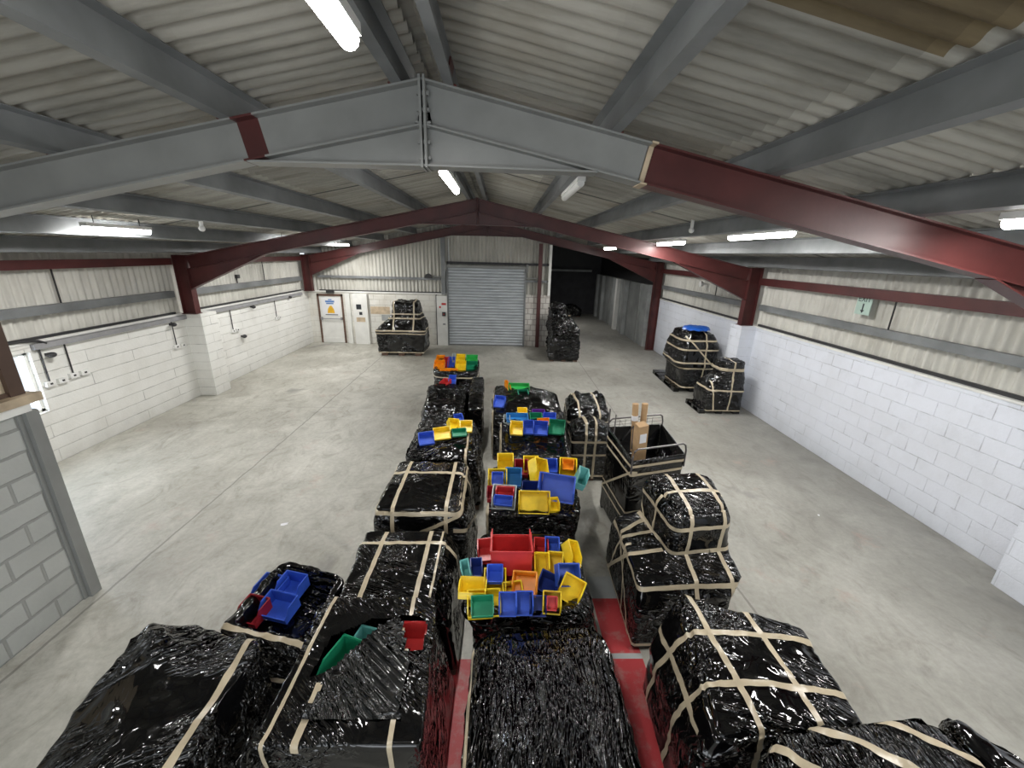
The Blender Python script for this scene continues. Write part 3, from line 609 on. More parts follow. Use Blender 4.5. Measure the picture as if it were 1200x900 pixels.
def load(label,levels,tapes=(),m='film',pal=None,cat='wrapped pallet',name='wrapped_pallet',pm='wood',**k):
    c0=[Vector(p) for p in levels[0][0]]; o=Vector((sum(p.x for p in c0)/4,sum(p.y for p in c0)/4,0))
    root=empty(name,o); tag(root,label,cat)
    bm=load_mesh(levels,o=o,**k)
    for t in tapes:
        pt,no,w=t[:3]; keep=[(Vector(a)-o,b) for a,b in (t[3] if len(t)>3 else ())]
        b=band(bm,Vector(pt)-o,no,w,keep=keep)
        if b: link_bm('tape_band',b,M['tape'],root,smooth=True)
    link_bm('film_wrap',bm,M[m],root,smooth=True)
    pc=pal or [p for p in levels[0][0]]
    cc=sum((Vector(p) for p in pc),Vector())/4
    pallet(root,[cc+(Vector(p)-cc)*(.94 if not pal else 1)-o for p in pc],mt=pm)
    return root
def lv(z,c,r=.12):
    return ([(x,y,z) for x,y in c],r) if not isinstance(z,(list,tuple)) else ([(x,y,zz) for (x,y),zz in zip(c,z)],r)
def X(x,w=.042,keep=()): return ((x,0,0),(1,0,0),w,keep)
def Y(y,w=.05,keep=()): return ((0,y,0),(0,1,0),w,keep)
def Z(z,w=.05,keep=()): return ((0,0,z),(0,0,1),w,keep)
# ---- left column of loads (A), middle column (B), right column (C); corners are FL FR BR BL
dish=lambda d,e=.62: (lambda u,v: -d*max(0,min(1,(e-max(abs(u),abs(v)))*5)))
inpoly=lambda P:(lambda p: p.z>.6 and sum(((P[i][1]>p.y)!=(P[i-1][1]>p.y)) and (p.x<(P[i-1][0]-P[i][0])*(p.y-P[i][1])/(P[i-1][1]-P[i][1])+P[i][0]) for i in range(len(P)))%2==1)
# big crumpled load at the front left
load('large crumpled black load at the near left with one pale tape down its side',
 [lv(.13,[(-2.42,.75),(-1.66,.75),(-1.66,2.25),(-2.55,2.3)],.06),lv(.6,[(-2.42,.75),(-1.64,.75),(-1.66,2.28),(-2.60,2.38)],.08),
  lv([.96,.96,.97,1.0],[(-2.38,.8),(-1.70,.8),(-1.72,2.30),(-2.64,2.44)],.12)],
 [X(-1.79,.045,[((0,0,.8),(0,0,1))])],m='film_diag',seed=3,amp=.022,fold=.022,bulge=.05,
 top=lambda u,v: .13*1.25*math.exp(-((u+.42)**2*7+(v-.84)**2*14))-.03*math.exp(-((u-.55)**2*10+(v-.3)**2*2)))
# low open load with blue and red bins
cb=[(-2.22,2.50),(-1.46,2.32),(-1.42,3.12),(-2.10,3.32)]
load('low open black load holding blue and crimson bins behind the crumpled load',
 [lv(.1,cb,.12),lv(.8,[(a+(.02 if i in(1,2) else -.02),b) for i,(a,b) in enumerate(cb)],.3)],
 [((-1.8,2.47,0),(.24,1,0),.045,[((0,0,.72),(0,0,1))]),Z(.45,.045)],seed=5,amp=.02,fold=.022,bulge=0,top=lambda u,v:-.22*max(0,min(1,(.80-max(abs(u+.0),abs(v-.1)))*6)))
# near left of centre: flat taped load with torn top
a1=[(-1.40,1.60),(-.42,1.60),(-.50,2.66),(-1.38,2.66)]
load('near flat-topped black load torn open over green and red bins',
 [lv(.1,[(-1.30,1.62),(-.36,1.62),(-.36,2.62),(-1.30,2.62)],.06),lv(.7,[(-1.33,1.62),(-.42,1.62),(-.48,2.64),(-1.33,2.64)],.06),lv(.93,a1,.05),lv(1.0,a1,.05)],
 [X(-1.14,.045,[((0,1.66,.95),(0,0,1)),((0,1.95,0),(0,-1,0))]),X(-.70,.045,[((0,1.85,.95),(0,0,1)),((0,1.9,0),(0,1,0)),((0,2.4,0),(0,-1,0))]),((-.49,0,0),(1,.07,0),.03),((-1.36,0,.0),(1,-.02,0),.025)],
 seed=8,amp=.008,fold=.010,edge=.02,bulge=.0,cap=34,
 holes=[inpoly([(-1.23,1.98),(-1.20,2.28),(-.95,2.46),(-.80,2.46),(-.90,2.36),(-1.10,2.05)]),inpoly([(-.76,2.47),(-.58,2.47),(-.52,2.38),(-.53,2.18),(-.66,2.22),(-.70,2.38)])],
 top=lambda u,v:-.012*math.sin(3*u+2*v))
bm=bmesh.new()
for (x0,x1,y0,y1) in ((-1.13,-.70,1.78,2.36),):
    pass
G=26; vv={}
P0=[(-1.16,1.72),(-.58,1.74),(-.60,2.10),(-.72,2.42),(-.86,2.40),(-1.12,2.02)]
ip=inpoly([(a,b) for a,b in P0])
for i in range(G+1):
    for j in range(G+1):
        x=-1.24+.7*i/G; y=1.70+.78*j/G
        vv[i,j]=(x,y,1.012+.012*noise.noise(Vector((x*9,y*9,3)))+.008*abs(noise.noise(Vector((x*22,y*22,1)))))
used={}
for i in range(G):
    for j in range(G):
        q=[(i,j),(i+1,j),(i+1,j+1),(i,j+1)]
        cx=sum(vv[a][0] for a in q)/4; cy=sum(vv[a][1] for a in q)/4
        if ip(Vector((cx,cy,1))):
            fs=[]
            for a in q:
                if a not in used: used[a]=bm.verts.new(vv[a])
                fs.append(used[a])
            bm.faces.new(fs)
o=link_bm('film_flap',bm,M['film_grey'],None,smooth=True); 
rt=[x for x in bpy.data.objects if x.get('label','').startswith('near flat-topped')][0]
o.parent=rt; o.location=-rt.location; o['label']='smoky crumpled film between the tears'
a2=[(-1.36,2.72),(-.52,2.72),(-.54,3.66),(-1.38,3.66)]
load('flat black load with two lengthwise tapes behind the torn near load',
 [lv(.1,[(-1.30,2.72),(-.34,2.72),(-.34,3.68),(-1.32,3.68)],.08),lv(.7,[(-1.35,2.72),(-.42,2.72),(-.44,3.68),(-1.37,3.68)],.08),lv(.87,a2,.06)],
 [X(-1.17,.042),X(-.70,.042),Y(3.45,.045),((-.56,0,0),(1,.0,.02),.02)],seed=11,amp=.010,fold=.014,bulge=.012)
a3=[(-1.40,3.84),(-.42,3.84),(-.43,4.98),(-1.38,4.98)]
load('black load crossed by beige tape both ways, third back on the left row',
 [lv(.1,[(-1.36,3.86),(-.29,3.86),(-.29,4.96),(-1.34,4.96)],.12),lv(.82,[(-1.40,3.84),(-.37,3.84),(-.38,4.98),(-1.38,4.98)],.12),lv(1.0,[(-1.37,3.88),(-.45,3.88),(-.46,4.96),(-1.35,4.96)],.14)],
 [X(-1.17,.042),X(-.58,.042),Y(4.62,.05),Z(.93,.045),((-.85,3.9,.72),(.42,.0,-.9),.04,[((0,3.95,0),(0,-1,0)),((-1.0,0,0),(1,0,0))]),((-.45,4.1,.6),(0,.45,.89),.045,[((-.5,0,0),(1,0,0))])],seed=13,amp=.010,fold=.012,bulge=.02,edge=.05)
a4=[(-1.36,5.22),(-.33,5.28),(-.42,6.42),(-1.32,6.42)]
load('black load with bins poking through torn film, fourth back on the left row',
 [lv(.1,[(-1.36,5.22),(-.26,5.24),(-.28,6.42),(-1.32,6.42)],.12),lv(.8,[(-1.36,5.22),(-.29,5.26),(-.36,6.42),(-1.32,6.42)],.14),lv([.93,.90,1.0,1.02],a4,.25)],
 [((-.40,5.3,0),(1,.0,.10),.035)],seed=17,amp=.02,fold=.022,bulge=.04,edge=.06,m='film_diag',top=lambda u,v:-.06*(1 if abs(u-.05)<.75 and -.65<v<.25 else 0))
load('crumpled black load with a red and a violet bin, fifth back on the left row',
 [lv(.1,[(-1.42,6.75),(-.62,6.75),(-.66,8.1),(-1.45,8.1)],.12),lv(.75,[(-1.45,6.75),(-.62,6.72),(-.66,8.15),(-1.5,8.15)],.2),lv([1.0,1.02,1.1,1.08],[(-1.35,6.95),(-.68,6.9),(-.70,8.1),(-1.5,8.1)],.35)],
 [],seed=19,amp=.028,fold=.03,bulge=.02,edge=.06,top=dish(.08,.55))
load('narrow pale-topped black load beside the crumpled one on the left row',
 [lv(.1,[(-.60,7.0),(-.32,7.0),(-.36,8.6),(-.62,8.6)],.12),lv([.98,.98,1.12,1.12],[(-.60,7.0),(-.32,7.0),(-.36,8.6),(-.62,8.6)],.2)],
 [],seed=21,amp=.012,fold=.014,bulge=.02,edge=.04)
load('round-cornered load heaped with orange, yellow and green bins, rearmost on the left',
 [lv(.1,[(-1.5,8.95),(-.52,8.95),(-.58,10.2),(-1.6,10.2)],.2),lv(1.1,[(-1.55,8.95),(-.50,8.95),(-.56,10.35),(-1.66,10.2)],.5)],
 [Z(.95,.03)],seed=23,amp=.018,fold=.02,bulge=0,edge=.04,top=dish(.12,.88))
# middle row
load('domed black load with long shiny folds at the near centre',
 [lv(.1,[(-.20,1.35),(1.04,1.35),(1.02,2.44),(-.20,2.42)],.2),lv(.7,[(-.19,1.3),(.93,1.3),(.90,2.44),(-.19,2.44)],.25),lv([.86,.86,.98,.98],[(-.17,1.32),(.86,1.32),(.80,2.44),(-.16,2.38)],.32)],
 [((-.17,0,0),(1,0,0),.02)],m='film_long',seed=29,amp=.016,fold=.014,bulge=.13,edge=.07)
load('black load heaped with red, yellow and blue bins behind the domed one',
 [lv(.1,[(-.20,2.56),(1.0,2.56),(.98,3.58),(-.18,3.58)],.15),lv(.7,[(-.2,2.54),(.86,2.56),(.82,3.58),(-.2,3.58)],.2),lv([.94,.96,.92,.92],[(-.30,2.50),(.76,2.58),(.80,3.58),(-.2,3.6)],.25)],
 [],seed=31,amp=.018,fold=.022,bulge=0,edge=.05,top=dish(.12,.88))
load('black load piled with yellow, blue and red bins in mid row',
 [lv(.1,[(-.10,3.86),(.88,3.86),(.94,4.95),(-.08,4.95)],.12),lv(.8,[(-.12,3.84),(.92,3.86),(.98,4.98),(-.08,4.98)],.15),lv([.97,.97,.93,.93],[(-.13,3.82),(.94,3.84),(1.0,5.0),(-.08,5.0)],.2)],
 [((-.12,0,0),(1,-.0,.0),.03)],seed=37,amp=.014,fold=.02,bulge=0,edge=.05,top=dish(.12,.90))
load('black load topped with blue and green bins in mid row',
 [lv(.1,[(.02,5.12),(1.0,5.12),(1.05,6.4),(.02,6.4)],.12),lv(.75,[(.02,5.1),(1.02,5.1),(1.08,6.45),(.0,6.45)],.15),lv([.98,.98,1.0,1.0],[(.03,5.1),(1.03,5.08),(1.10,6.5),(.02,6.5)],.25)],
 [((.02,0,0),(1,0,0),.03)],seed=41,amp=.018,fold=.022,bulge=0,edge=.05,top=dish(.11,.88))
load('rounded black load with a torn patch of bright green, rearmost of the middle row',
 [lv(.1,[(-.14,6.8),(1.12,6.75),(1.16,8.4),(-.14,8.4)],.15),lv(.7,[(-.14,6.8),(1.15,6.7),(1.2,8.4),(-.15,8.45)],.2),lv([.95,.82,.92,1.0],[(-.12,6.85),(1.18,6.75),(1.2,8.35),(-.14,8.45)],.3)],
 [((-.13,0,0),(1,0,0),.03)],seed=43,amp=.022,fold=.02,bulge=.14,edge=.08)
# right row
load('long black load criss-crossed with beige tape at the near right',
 [lv(.1,[(1.24,1.68),(2.2,1.72),(2.3,2.45),(1.30,2.6)],.08),lv([.55,.55,.5,.5],[(1.25,1.66),(2.3,1.72),(2.42,2.42),(1.34,2.66)],.1),lv([.92,.92,.92,.92],[(1.37,1.68),(2.36,1.74),(2.44,2.44),(1.60,2.80)],.08)],
 [X(1.66,.042),X(2.05,.042),((1.6,2.40,0),(.12,1,0),.05),((1.5,2.0,0),(.10,1,0),.045),((1.4,2.2,.70),(0,.12,1),.04,[((1.52,0,0),(-1,0,0)),((0,1.80,0),(0,1,0))])],seed=47,amp=.016,fold=.016,bulge=.03,edge=.04)
load('large rounded black load ringed by one wide tape at the bottom right',
 [lv(.1,[(1.40,.45),(2.7,.45),(2.72,1.55),(1.36,1.45)],.2),lv(.8,[(1.36,.4),(2.75,.4),(2.74,1.58),(1.36,1.46)],.25),lv([1.2,1.2,1.2,1.22],[(1.42,.5),(2.66,.5),(2.62,1.64),(1.46,1.54)],.38)],
 [((1.55,1.44,0),(1.0,.75,0),.05,[((0,0,1.1),(0,0,1))]),((1.95,1.45,0),(.75,1,0),.05,[((0,0,.6),(0,0,1)),((1.75,0,0),(1,0,0))]),((2.55,1.4,0),(.62,1,0),.045)],m='film_long',seed=53,amp=.02,fold=.022,bulge=.06,edge=.07)
load('small black lobed load poking out at the far bottom right corner',
 [lv(.1,[(2.80,.7),(3.3,.7),(3.3,1.55),(2.86,1.7)],.2),lv(.6,[(2.80,.7),(3.35,.7),(3.3,1.6),(2.84,1.76)],.3),lv([1.0,.95,.95,1.05],[(2.80,.75),(3.2,.75),(3.12,1.55),(2.78,1.78)],.5)],
 [],seed=59,amp=.02,fold=.02,bulge=.08,edge=.1)
# crate-like load with a rounded case on top
load('two-tier black load with a rounded upper case laced with beige tape',
 [lv(.05,[(1.33,2.98),(2.26,3.02),(2.30,4.16),(1.36,4.20)],.05),lv(.58,[(1.34,3.02),(2.28,3.06),(2.32,4.16),(1.38,4.20)],.07),lv([.72,.72,.74,.74],[(1.34,3.08),(2.40,3.16),(2.42,4.1),(1.42,4.15)],.10),
  lv([.80,.80,.80,.82],[(1.76,3.38),(2.42,3.46),(2.44,4.12),(1.66,4.14)],.2),lv([1.18,1.18,1.2,1.2],[(1.72,3.36),(2.38,3.44),(2.50,4.16),(1.70,4.2)],.3),lv([1.30,1.30,1.32,1.32],[(1.80,3.42),(2.34,3.50),(2.44,4.14),(1.76,4.16)],.4)],
 [X(1.93,.042),X(2.29,.042),Z(.68,.042),Z(1.12,.045),Z(.83,.045),((0,3.75,0),(0,1,0),.045,[((0,0,.66),(0,0,1))]),
  ((1.4,3.6,.6),(-.1,.75,.65),.04,[((1.72,0,0),(-1,0,0))]),((1.4,3.8,.7),(.1,-.7,.7),.04,[((1.72,0,0),(-1,0,0))]),Z(.08,.03),((1.34,3.5,.35),(0,.94,-.34),.03,[((1.45,0,0),(-1,0,0))]),((1.34,3.9,.35),(0,.9,.34),.03,[((1.45,0,0),(-1,0,0))])],
 seed=61,amp=.012,fold=.010,bulge=.02,edge=.06,m='film')
# cage trolley wrapped in film
cg=empty('cage_trolley',(2.05,5.05,0)); tag(cg,'open wire cage trolley wrapped in black film with paired beige bands','cage trolley'); co=Vector((2.05,5.05,0))
cc=[(1.66,4.49),(2.42,4.70),(2.46,5.62),(1.58,5.40)]; bc=[(1.64,4.49),(2.40,4.70),(2.44,5.62),(1.56,5.40)]
bm=load_mesh([lv(.12,bc,.03),lv([1.30,1.30,1.30,1.42],cc,.03)],o=co,seed=67,amp=.004,fold=.004,edge=.01,bulge=0,holes=[lambda p:p.z>1.12 and min((p-Vector((x0,y0,p.z))).length for x0,y0 in ((2.03,5.05),))<10 and inner(p)]) if False else None
def shell(c0,c1,z0,z1,th=.015,ns=40,nz=26,outer=False):
    bm=bmesh.new(); n=ns*4; rows=[]
    for k in range(nz+1):
        t=k/nz; row=[]
        for (u,v) in rsq(.05,n):
            lo=bil([Vector((*p,z0)) for p in c0],u,v); hi=bil([Vector((*p,z)) for p,z in zip(c1,z1)],u,v)
            p=lo.lerp(hi,t); w=noise.noise(p*4)*.008; row.append(bm.verts.new(p+Vector((u,v,0))*w-co))
        rows.append(row)
    if outer: nzz=0
    for k in (() if outer else (0,1)):
        row=[]
        for (u,v) in rsq(.05,n):
            hi=bil([Vector((*p,z-.45*k)) for p,z in zip(c1,z1)],u*.965,v*.965); row.append(bm.verts.new(hi-co))
        rows.append(row)
    for a,b in zip(rows,rows[1:]):
        for i in range(n): bm.faces.new([a[i],a[(i+1)%n],b[(i+1)%n],b[i]])
    if not outer: bm.faces.new(rows[-1])
    bm.normal_update(); return bm
bm=shell(bc,cc,.10,[1.27,1.27,1.30,1.34])
bo=shell(bc,cc,.10,[1.27,1.27,1.30,1.34],outer=True)
for t in ((1.19,.035),(1.07,.035),(.52,.03),(.40,.03)):
    b=band(bo,Vector((0,0,t[0])),(0,0,1),t[1],keep=[((0,0,0),(0,-1,.0)) ] if False else ()); link_bm('tape_band',b,M['tape'],cg)
b=band(bo,Vector((-.42,-.1,.75)),(0,.62,.78),.03,keep=[((-.30,0,0),(-1,0,0))]); 
if b: link_bm('tape_band',b,M['tape'],cg)
link_bm('film_wrap',bm,M['film_flat'],cg,smooth=True)
def P3(i,z,ix=cc): return Vector((*ix[i],z))-co
bm=bmesh.new()
def rr(a,b,z0,z1):  # raised rail with rounded shoulders between two corners
    a,b=P3(a,z0),P3(b,z0); d=(b-a).normalized(); up=Vector((0,0,z1-z0)); tube(bm,[a,a+up*.7,a+up*.92+d*.02,a+up+d*.06,b+up-d*.06,b+up*.92-d*.02,b+up*.7,b],.012)
rr(0,1,1.1,1.43); rr(3,2,1.1,1.46); 
a,b=P3(0,1.1),P3(3,1.1)
for k in range(2,9): 
    q=P3(3,1.1).lerp(P3(2,1.1),k/10); tube(bm,[q,q+Vector((0,0,.33))],.003,5)
for z in (1.36,1.41,1.31): tube(bm,[P3(3,z),P3(2,z)],.003,5)
link_bm('top_rail',bm,M['mesh_steel'],cg)
bm=bmesh.new(); tube(bm,[P3(3,1.1),P3(3,1.62)],.012); q=P3(3,1.1).lerp(P3(0,1.1),.25); tube(bm,[q,q+Vector((.02,.05,.50))],.008); q=P3(3,1.1).lerp(P3(2,1.1),.28);tube(bm,[q,q+Vector((-.02,-.45,.42)),q+Vector((-.02,-.48,.1))],.010)
link_bm('corner_post',bm,M['mesh_steel'],cg)
for i in range(4):
    w=Vector((*bc[i],.05)); w=w+(Vector((2.02,5.05,.05))-w)*.08; bm=bmesh.new(); bmesh.ops.create_cone(bm,cap_ends=True,segments=20,radius1=.05,radius2=.05,depth=.03,matrix=Matrix.Translation(w-co)@Matrix.Rotation(R_(90),4,'Y')); box(bm,w.x-co.x-.03,w.x-co.x+.03,w.y-co.y-.02,w.y-co.y+.02,.07,.12); link_bm('caster',bm,M['dark'],cg)
def tilted(name,label,cat,parts,loc,rot):
    r=empty(name,loc); r.rotation_euler=rot; tag(r,label,cat)
    for n_,bx_,m_ in parts:
        bm=bmesh.new(); [box(bm,*b) for b in bx_]; bmesh.ops.bevel(bm,geom=[e for e in bm.edges],offset=.004,segments=1); link_bm(n_,bm,M[m_],r)
tilted('cardboard_box','tall narrow cardboard carton standing in the cage trolley','box',[('carton',[(-.07,.07,-.06,.06,0,.62)],'cardboard'),('address_label',[(-.045,.05,-.063,-.06,.36,.5)],'paper')],(1.92,4.98,1.0),(R_(8),R_(-7),R_(12)))
for k in range(2):
    bm=bmesh.new(); tube(bm,[(0,0,0),(0,0,.70)],.042,14); bmesh.ops.recalc_face_normals(bm,faces=bm.faces)
    o=link_bm('cardboard_tube',bm,M['cardboard']); o.location=(1.90+k*.10,5.16+k*.01,1.08); o.rotation_euler=(R_(-3),R_(-3+k*3),0); tag(o,['left cardboard tube with a white wrap standing in the cage trolley','right cardboard tube standing in the cage trolley'][k],'tube')
    if k==0:
        bm=bmesh.new(); tube(bm,[(0,0,.46),(0,0,.53)],.047,14); link_bm('paper_wrap',bm,M['paper'],o)
load('peaked black load banded like a parcel, behind the cage trolley',
 [lv(.05,[(1.22,6.12),(1.94,6.14),(1.96,6.62),(1.24,6.62)],.08),lv(.9,[(1.20,6.10),(1.92,6.12),(1.95,6.64),(1.22,6.64)],.15)],
 [X(1.44,.04),X(1.60,.04),Z(.74,.04),Z(.5,.035),Z(.1,.035)],seed=71,amp=.01,fold=.01,edge=.05,bulge=.02,top=lambda u,v:.20*(1-abs(u+.1))*(1-max(0,v)*.3),m='film')
load('low lumpy black load with knotted corners at the back of the right row',
 [lv(.1,[(1.42,7.65),(2.22,7.7),(2.3,8.75),(1.45,8.75)],.15),lv(.6,[(1.36,7.6),(2.26,7.65),(2.4,8.8),(1.5,8.8)],.25),lv(.74,[(1.42,7.75),(2.2,7.8),(2.3,8.7),(1.58,8.7)],.35)],
 [X(1.62,.04),X(2.04,.04),Z(.45,.042)],seed=73,amp=.022,fold=.02,bulge=.04,edge=.07,top=lambda u,v:.10*(math.exp(-((u+.7)**2+(v-.7)**2)*14)+math.exp(-((u-.7)**2+(v-.7)**2)*14)))
# far loads
load('black bundle on red skids against the far wall, wide box below and narrow top',
 [lv(.11,[(-4.5,14.72),(-2.84,14.72),(-2.84,15.9),(-4.5,15.9)],.05),lv(.80,[(-4.54,14.7),(-2.80,14.7),(-2.80,15.9),(-4.54,15.9)],.05),lv(.93,[(-4.56,14.68),(-2.78,14.68),(-2.8,15.9),(-4.54,15.9)],.06),lv(1.25,[(-4.2,14.9),(-2.92,14.9),(-2.9,15.85),(-4.2,15.85)],.15),lv(1.5,[(-4.02,15.0),(-3.0,15.0),(-2.98,15.8),(-4.0,15.8)],.2),lv(1.92,[(-3.96,15.05),(-3.08,15.05),(-3.08,15.75),(-3.96,15.75)],.25)],
 [X(-3.92,.05,[((0,0,.9),(0,0,1))]),X(-3.2,.05,[((0,0,.9),(0,0,1))]),Z(.93,.045),Z(.83,.04),Z(1.35,.045),Z(1.5,.045),Z(.13,.04)],seed=79,amp=.03,fold=.03,bulge=.02,edge=.05,pal=[(-4.4,14.75,0),(-2.95,14.75,0),(-2.95,15.8,0),(-4.4,15.8,0)])
load('shiny black stack standing in the opening beside the shutter',
 [lv(.06,[(1.75,14.28),(2.82,14.3),(2.8,15.2),(1.78,15.2)],.1),lv(.75,[(1.75,14.25),(2.86,14.28),(2.82,15.2),(1.78,15.2)],.15),lv(.82,[(1.85,14.3),(2.8,14.35),(2.8,15.2),(1.84,15.2)],.15),lv([1.2,1.15,1.45,1.5],[(1.82,14.3),(2.82,14.35),(2.7,15.2),(1.84,15.2)],.3)],
 [],seed=83,amp=.045,fold=.05,bulge=.15,edge=.08)
load('glossy silver-black stack rising just behind the one in the opening',
 [lv(.06,[(1.9,15.4),(2.6,15.4),(2.6,16.5),(1.9,16.5)],.15),lv(1.3,[(1.85,15.4),(2.65,15.4),(2.6,16.5),(1.85,16.5)],.25),lv(1.75,[(1.9,15.5),(2.4,15.5),(2.4,16.4),(1.9,16.4)],.4)],
 [],seed=87,amp=.05,fold=.06,bulge=.2,edge=.08)
load('tall black stack at the start of the dark annex behind the shiny ones',
 [lv(.06,[(2.1,17.6),(2.95,17.6),(2.95,18.6),(2.1,18.6)],.15),lv(1.25,[(2.05,17.6),(3.0,17.6),(2.95,18.6),(2.1,18.6)],.25),lv(1.6,[(2.1,17.7),(2.8,17.7),(2.8,18.5),(2.1,18.5)],.4)],
 [Z(1.2,.042)],seed=89,amp=.04,fold=.05,bulge=.1,edge=.08)
load('dark low bundle lying at the far end of the annex',
 [lv(.05,[(3.4,25.6),(5.0,25.6),(5.0,26.5),(3.4,26.5)],.2),lv(.45,[(3.4,25.6),(5.05,25.6),(5.0,26.5),(3.4,26.5)],.3),lv([.6,.7,.7,.6],[(3.6,25.7),(4.7,25.7),(4.7,26.4),(3.6,26.4)],.4)],
 [],seed=91,amp=.03,fold=.03,bulge=.08,edge=.08)
load('tall rounded black load with a blue sheet on top against the right wall',
 [lv(.12,[(5.20,11.0),(6.12,11.0),(6.15,12.2),(5.2,12.3)],.25),lv(.66,[(5.18,11.0),(6.14,11.0),(6.15,12.25),(5.16,12.3)],.25),lv(.80,[(4.98,10.95),(6.16,10.95),(6.18,12.4),(5.05,12.5)],.35),lv(1.35,[(5.06,11.0),(6.2,11.0),(6.2,12.3),(5.08,12.3)],.4),lv([1.76,1.68,1.68,1.76],[(5.18,11.15),(6.05,11.15),(6.05,12.1),(5.16,12.1)],.55)],
 [X(5.75,.042),Z(.72,.045),Z(.88,.045),Z(1.25,.045),Z(1.5,.045),Z(.15,.04),((5.7,11,1.1),(.7,0,.7),.04,[((0,11.2,0),(0,-1,0))]),((0,11.6,0),(0,1,0),.04,[((0,0,.14),(0,0,-1))]) ],seed=97,amp=.02,fold=.018,bulge=.03,edge=.1,pm='film_flat',pal=[(5.02,11.05,0),(6.1,11.05,0),(6.1,13.0,0),(5.1,13.0,0)])
load('slumped black load with a capped round top in front of the pier on the right',
 [lv(.09,[(5.12,9.32),(6.0,9.32),(5.98,9.9),(5.12,10.1)],.12),lv([.50,.6,.6,.5],[(5.1,9.3),(5.98,9.3),(5.96,9.9),(5.1,10.1)],.2),lv([.72,.8,.85,.76],[(5.16,9.36),(5.97,9.3),(5.96,9.9),(5.2,10.05)],.35),lv([.95,.95,.97,.97],[(5.40,9.38),(5.97,9.3),(5.96,9.9),(5.42,9.9)],.4),lv(1.15,[(5.36,9.36),(5.97,9.32),(5.96,9.9),(5.36,9.92)],.6),lv(1.33,[(5.38,9.36),(5.96,9.32),(5.95,9.9),(5.38,9.92)],.7)],
 [X(5.66,.04),Z(.62,.04),Z(1.14,.07),Z(.10,.035),((5.25,9.3,.4),(.95,-.2,.15),.035,[((0,0,.05),(0,0,1)),((0,0,.8),(0,0,-1))])],seed=101,amp=.016,fold=.02,bulge=.0,edge=.04,pm='film_flat',pal=[(4.98,9.36,0),(6.0,9.36,0),(6.0,9.9,0),(4.98,10.15,0)])
bm=bmesh.new(); n=40
ctr=Vector((5.60,11.5,1.83)); c0=bm.verts.new(ctr+Vector((0,0,.03)))
rg=[[bm.verts.new(ctr+Vector((math.cos(2*math.pi*k/n)*.36*s,math.sin(2*math.pi*k/n)*.30*s,z+.012*math.sin(k*1.7)))) for k in range(n)] for s,z in ((.6,.02),(.95,0),(1.08,-.07))]
for k in range(n):
    bm.faces.new([c0,rg[0][k],rg[0][(k+1)%n]])
    for a,b in zip(rg,rg[1:]): bm.faces.new([a[k],b[k],b[(k+1)%n],a[(k+1)%n]])
fixn(bm); tag(link_bm('blue_sheet',bm,M['tarp'],smooth=True),'bright blue plastic sheet lying on the tall rounded load by the right wall','sheet')
# ------------------------------------------------------------------ storage bins
bcache={}
def bin_bm(w,d,h,lip=.45,th=.005,full=False):
    bm=bmesh.new(); w2,d2=w/2,d/2; t=max(th,.035*min(w,d,h)); hl=h*lip
    box(bm,-w2*.94,w2*.94,-d2*.94,d2*.94,0,t)                                   # floor
    def wall(poly,x): # side wall polygon in (y,z)
        prism(bm,poly,(x-t/2,0,0),(x+t/2,0,0),(0,1,0),(0,0,1))
    side=[(-d2*.95,0),(d2*.95,0),(d2,h),(-d2*.25,h),(-d2*.8,hl*1.25),(-d2,hl)]
    if full: side=[(-d2*.9,0),(d2*.95,0),(d2,h),(-d2*1.05,h*1.06),(-d2*1.02,h*.9)]
    wall(side,-w2+t/2); wall(side,w2-t/2)
    box(bm,-w2+t,w2-t,d2*.97-t,d2*.97,0,h*.97); box(bm,-w2+t,w2-t,-d2*.97,-d2*.97+t,0,hl*.96)
    r=t*1.1                                                                     # rolled rims
    for x in (-w2,w2-0): 
        s=-1 if x<0 else 1
        prism(bm,[(0,-r),(r*s*.9,-r),(r*s*.9,r*.3),(0,r*.3)] ,(x,-d2*.25,h),(x,d2,h),(1,0,0),(0,0,1))
        prism(bm,[(0,-r),(r*s*.9,-r),(r*s*.9,r*.3),(0,r*.3)] ,(x,-d2*.8,hl*1.25),(x,-d2*.25,h),(1,0,0),(0,0,1))
    prism(bm,[(0,-r),(r,-r),(r,r*.3),(0,r*.3)],(-w2,d2*.97,h),(w2,d2*.97,h),(0,1,0),(0,0,1))
    prism(bm,[(0,-r),(-r,-r),(-r,r*.3),(0,r*.3)],(-w2,-d2*.97,hl),(w2,-d2*.97,hl),(0,1,0),(0,0,1))
    prism(bm,[(0,0),(-t*.8,0),(-t*.8,t*.6),(0,t*.6)],(-w2*.75,-d2*.97,hl*.25),(w2*.75,-d2*.97,hl*.25),(0,1,0),(0,0,1))
    fixn(bm); return bm
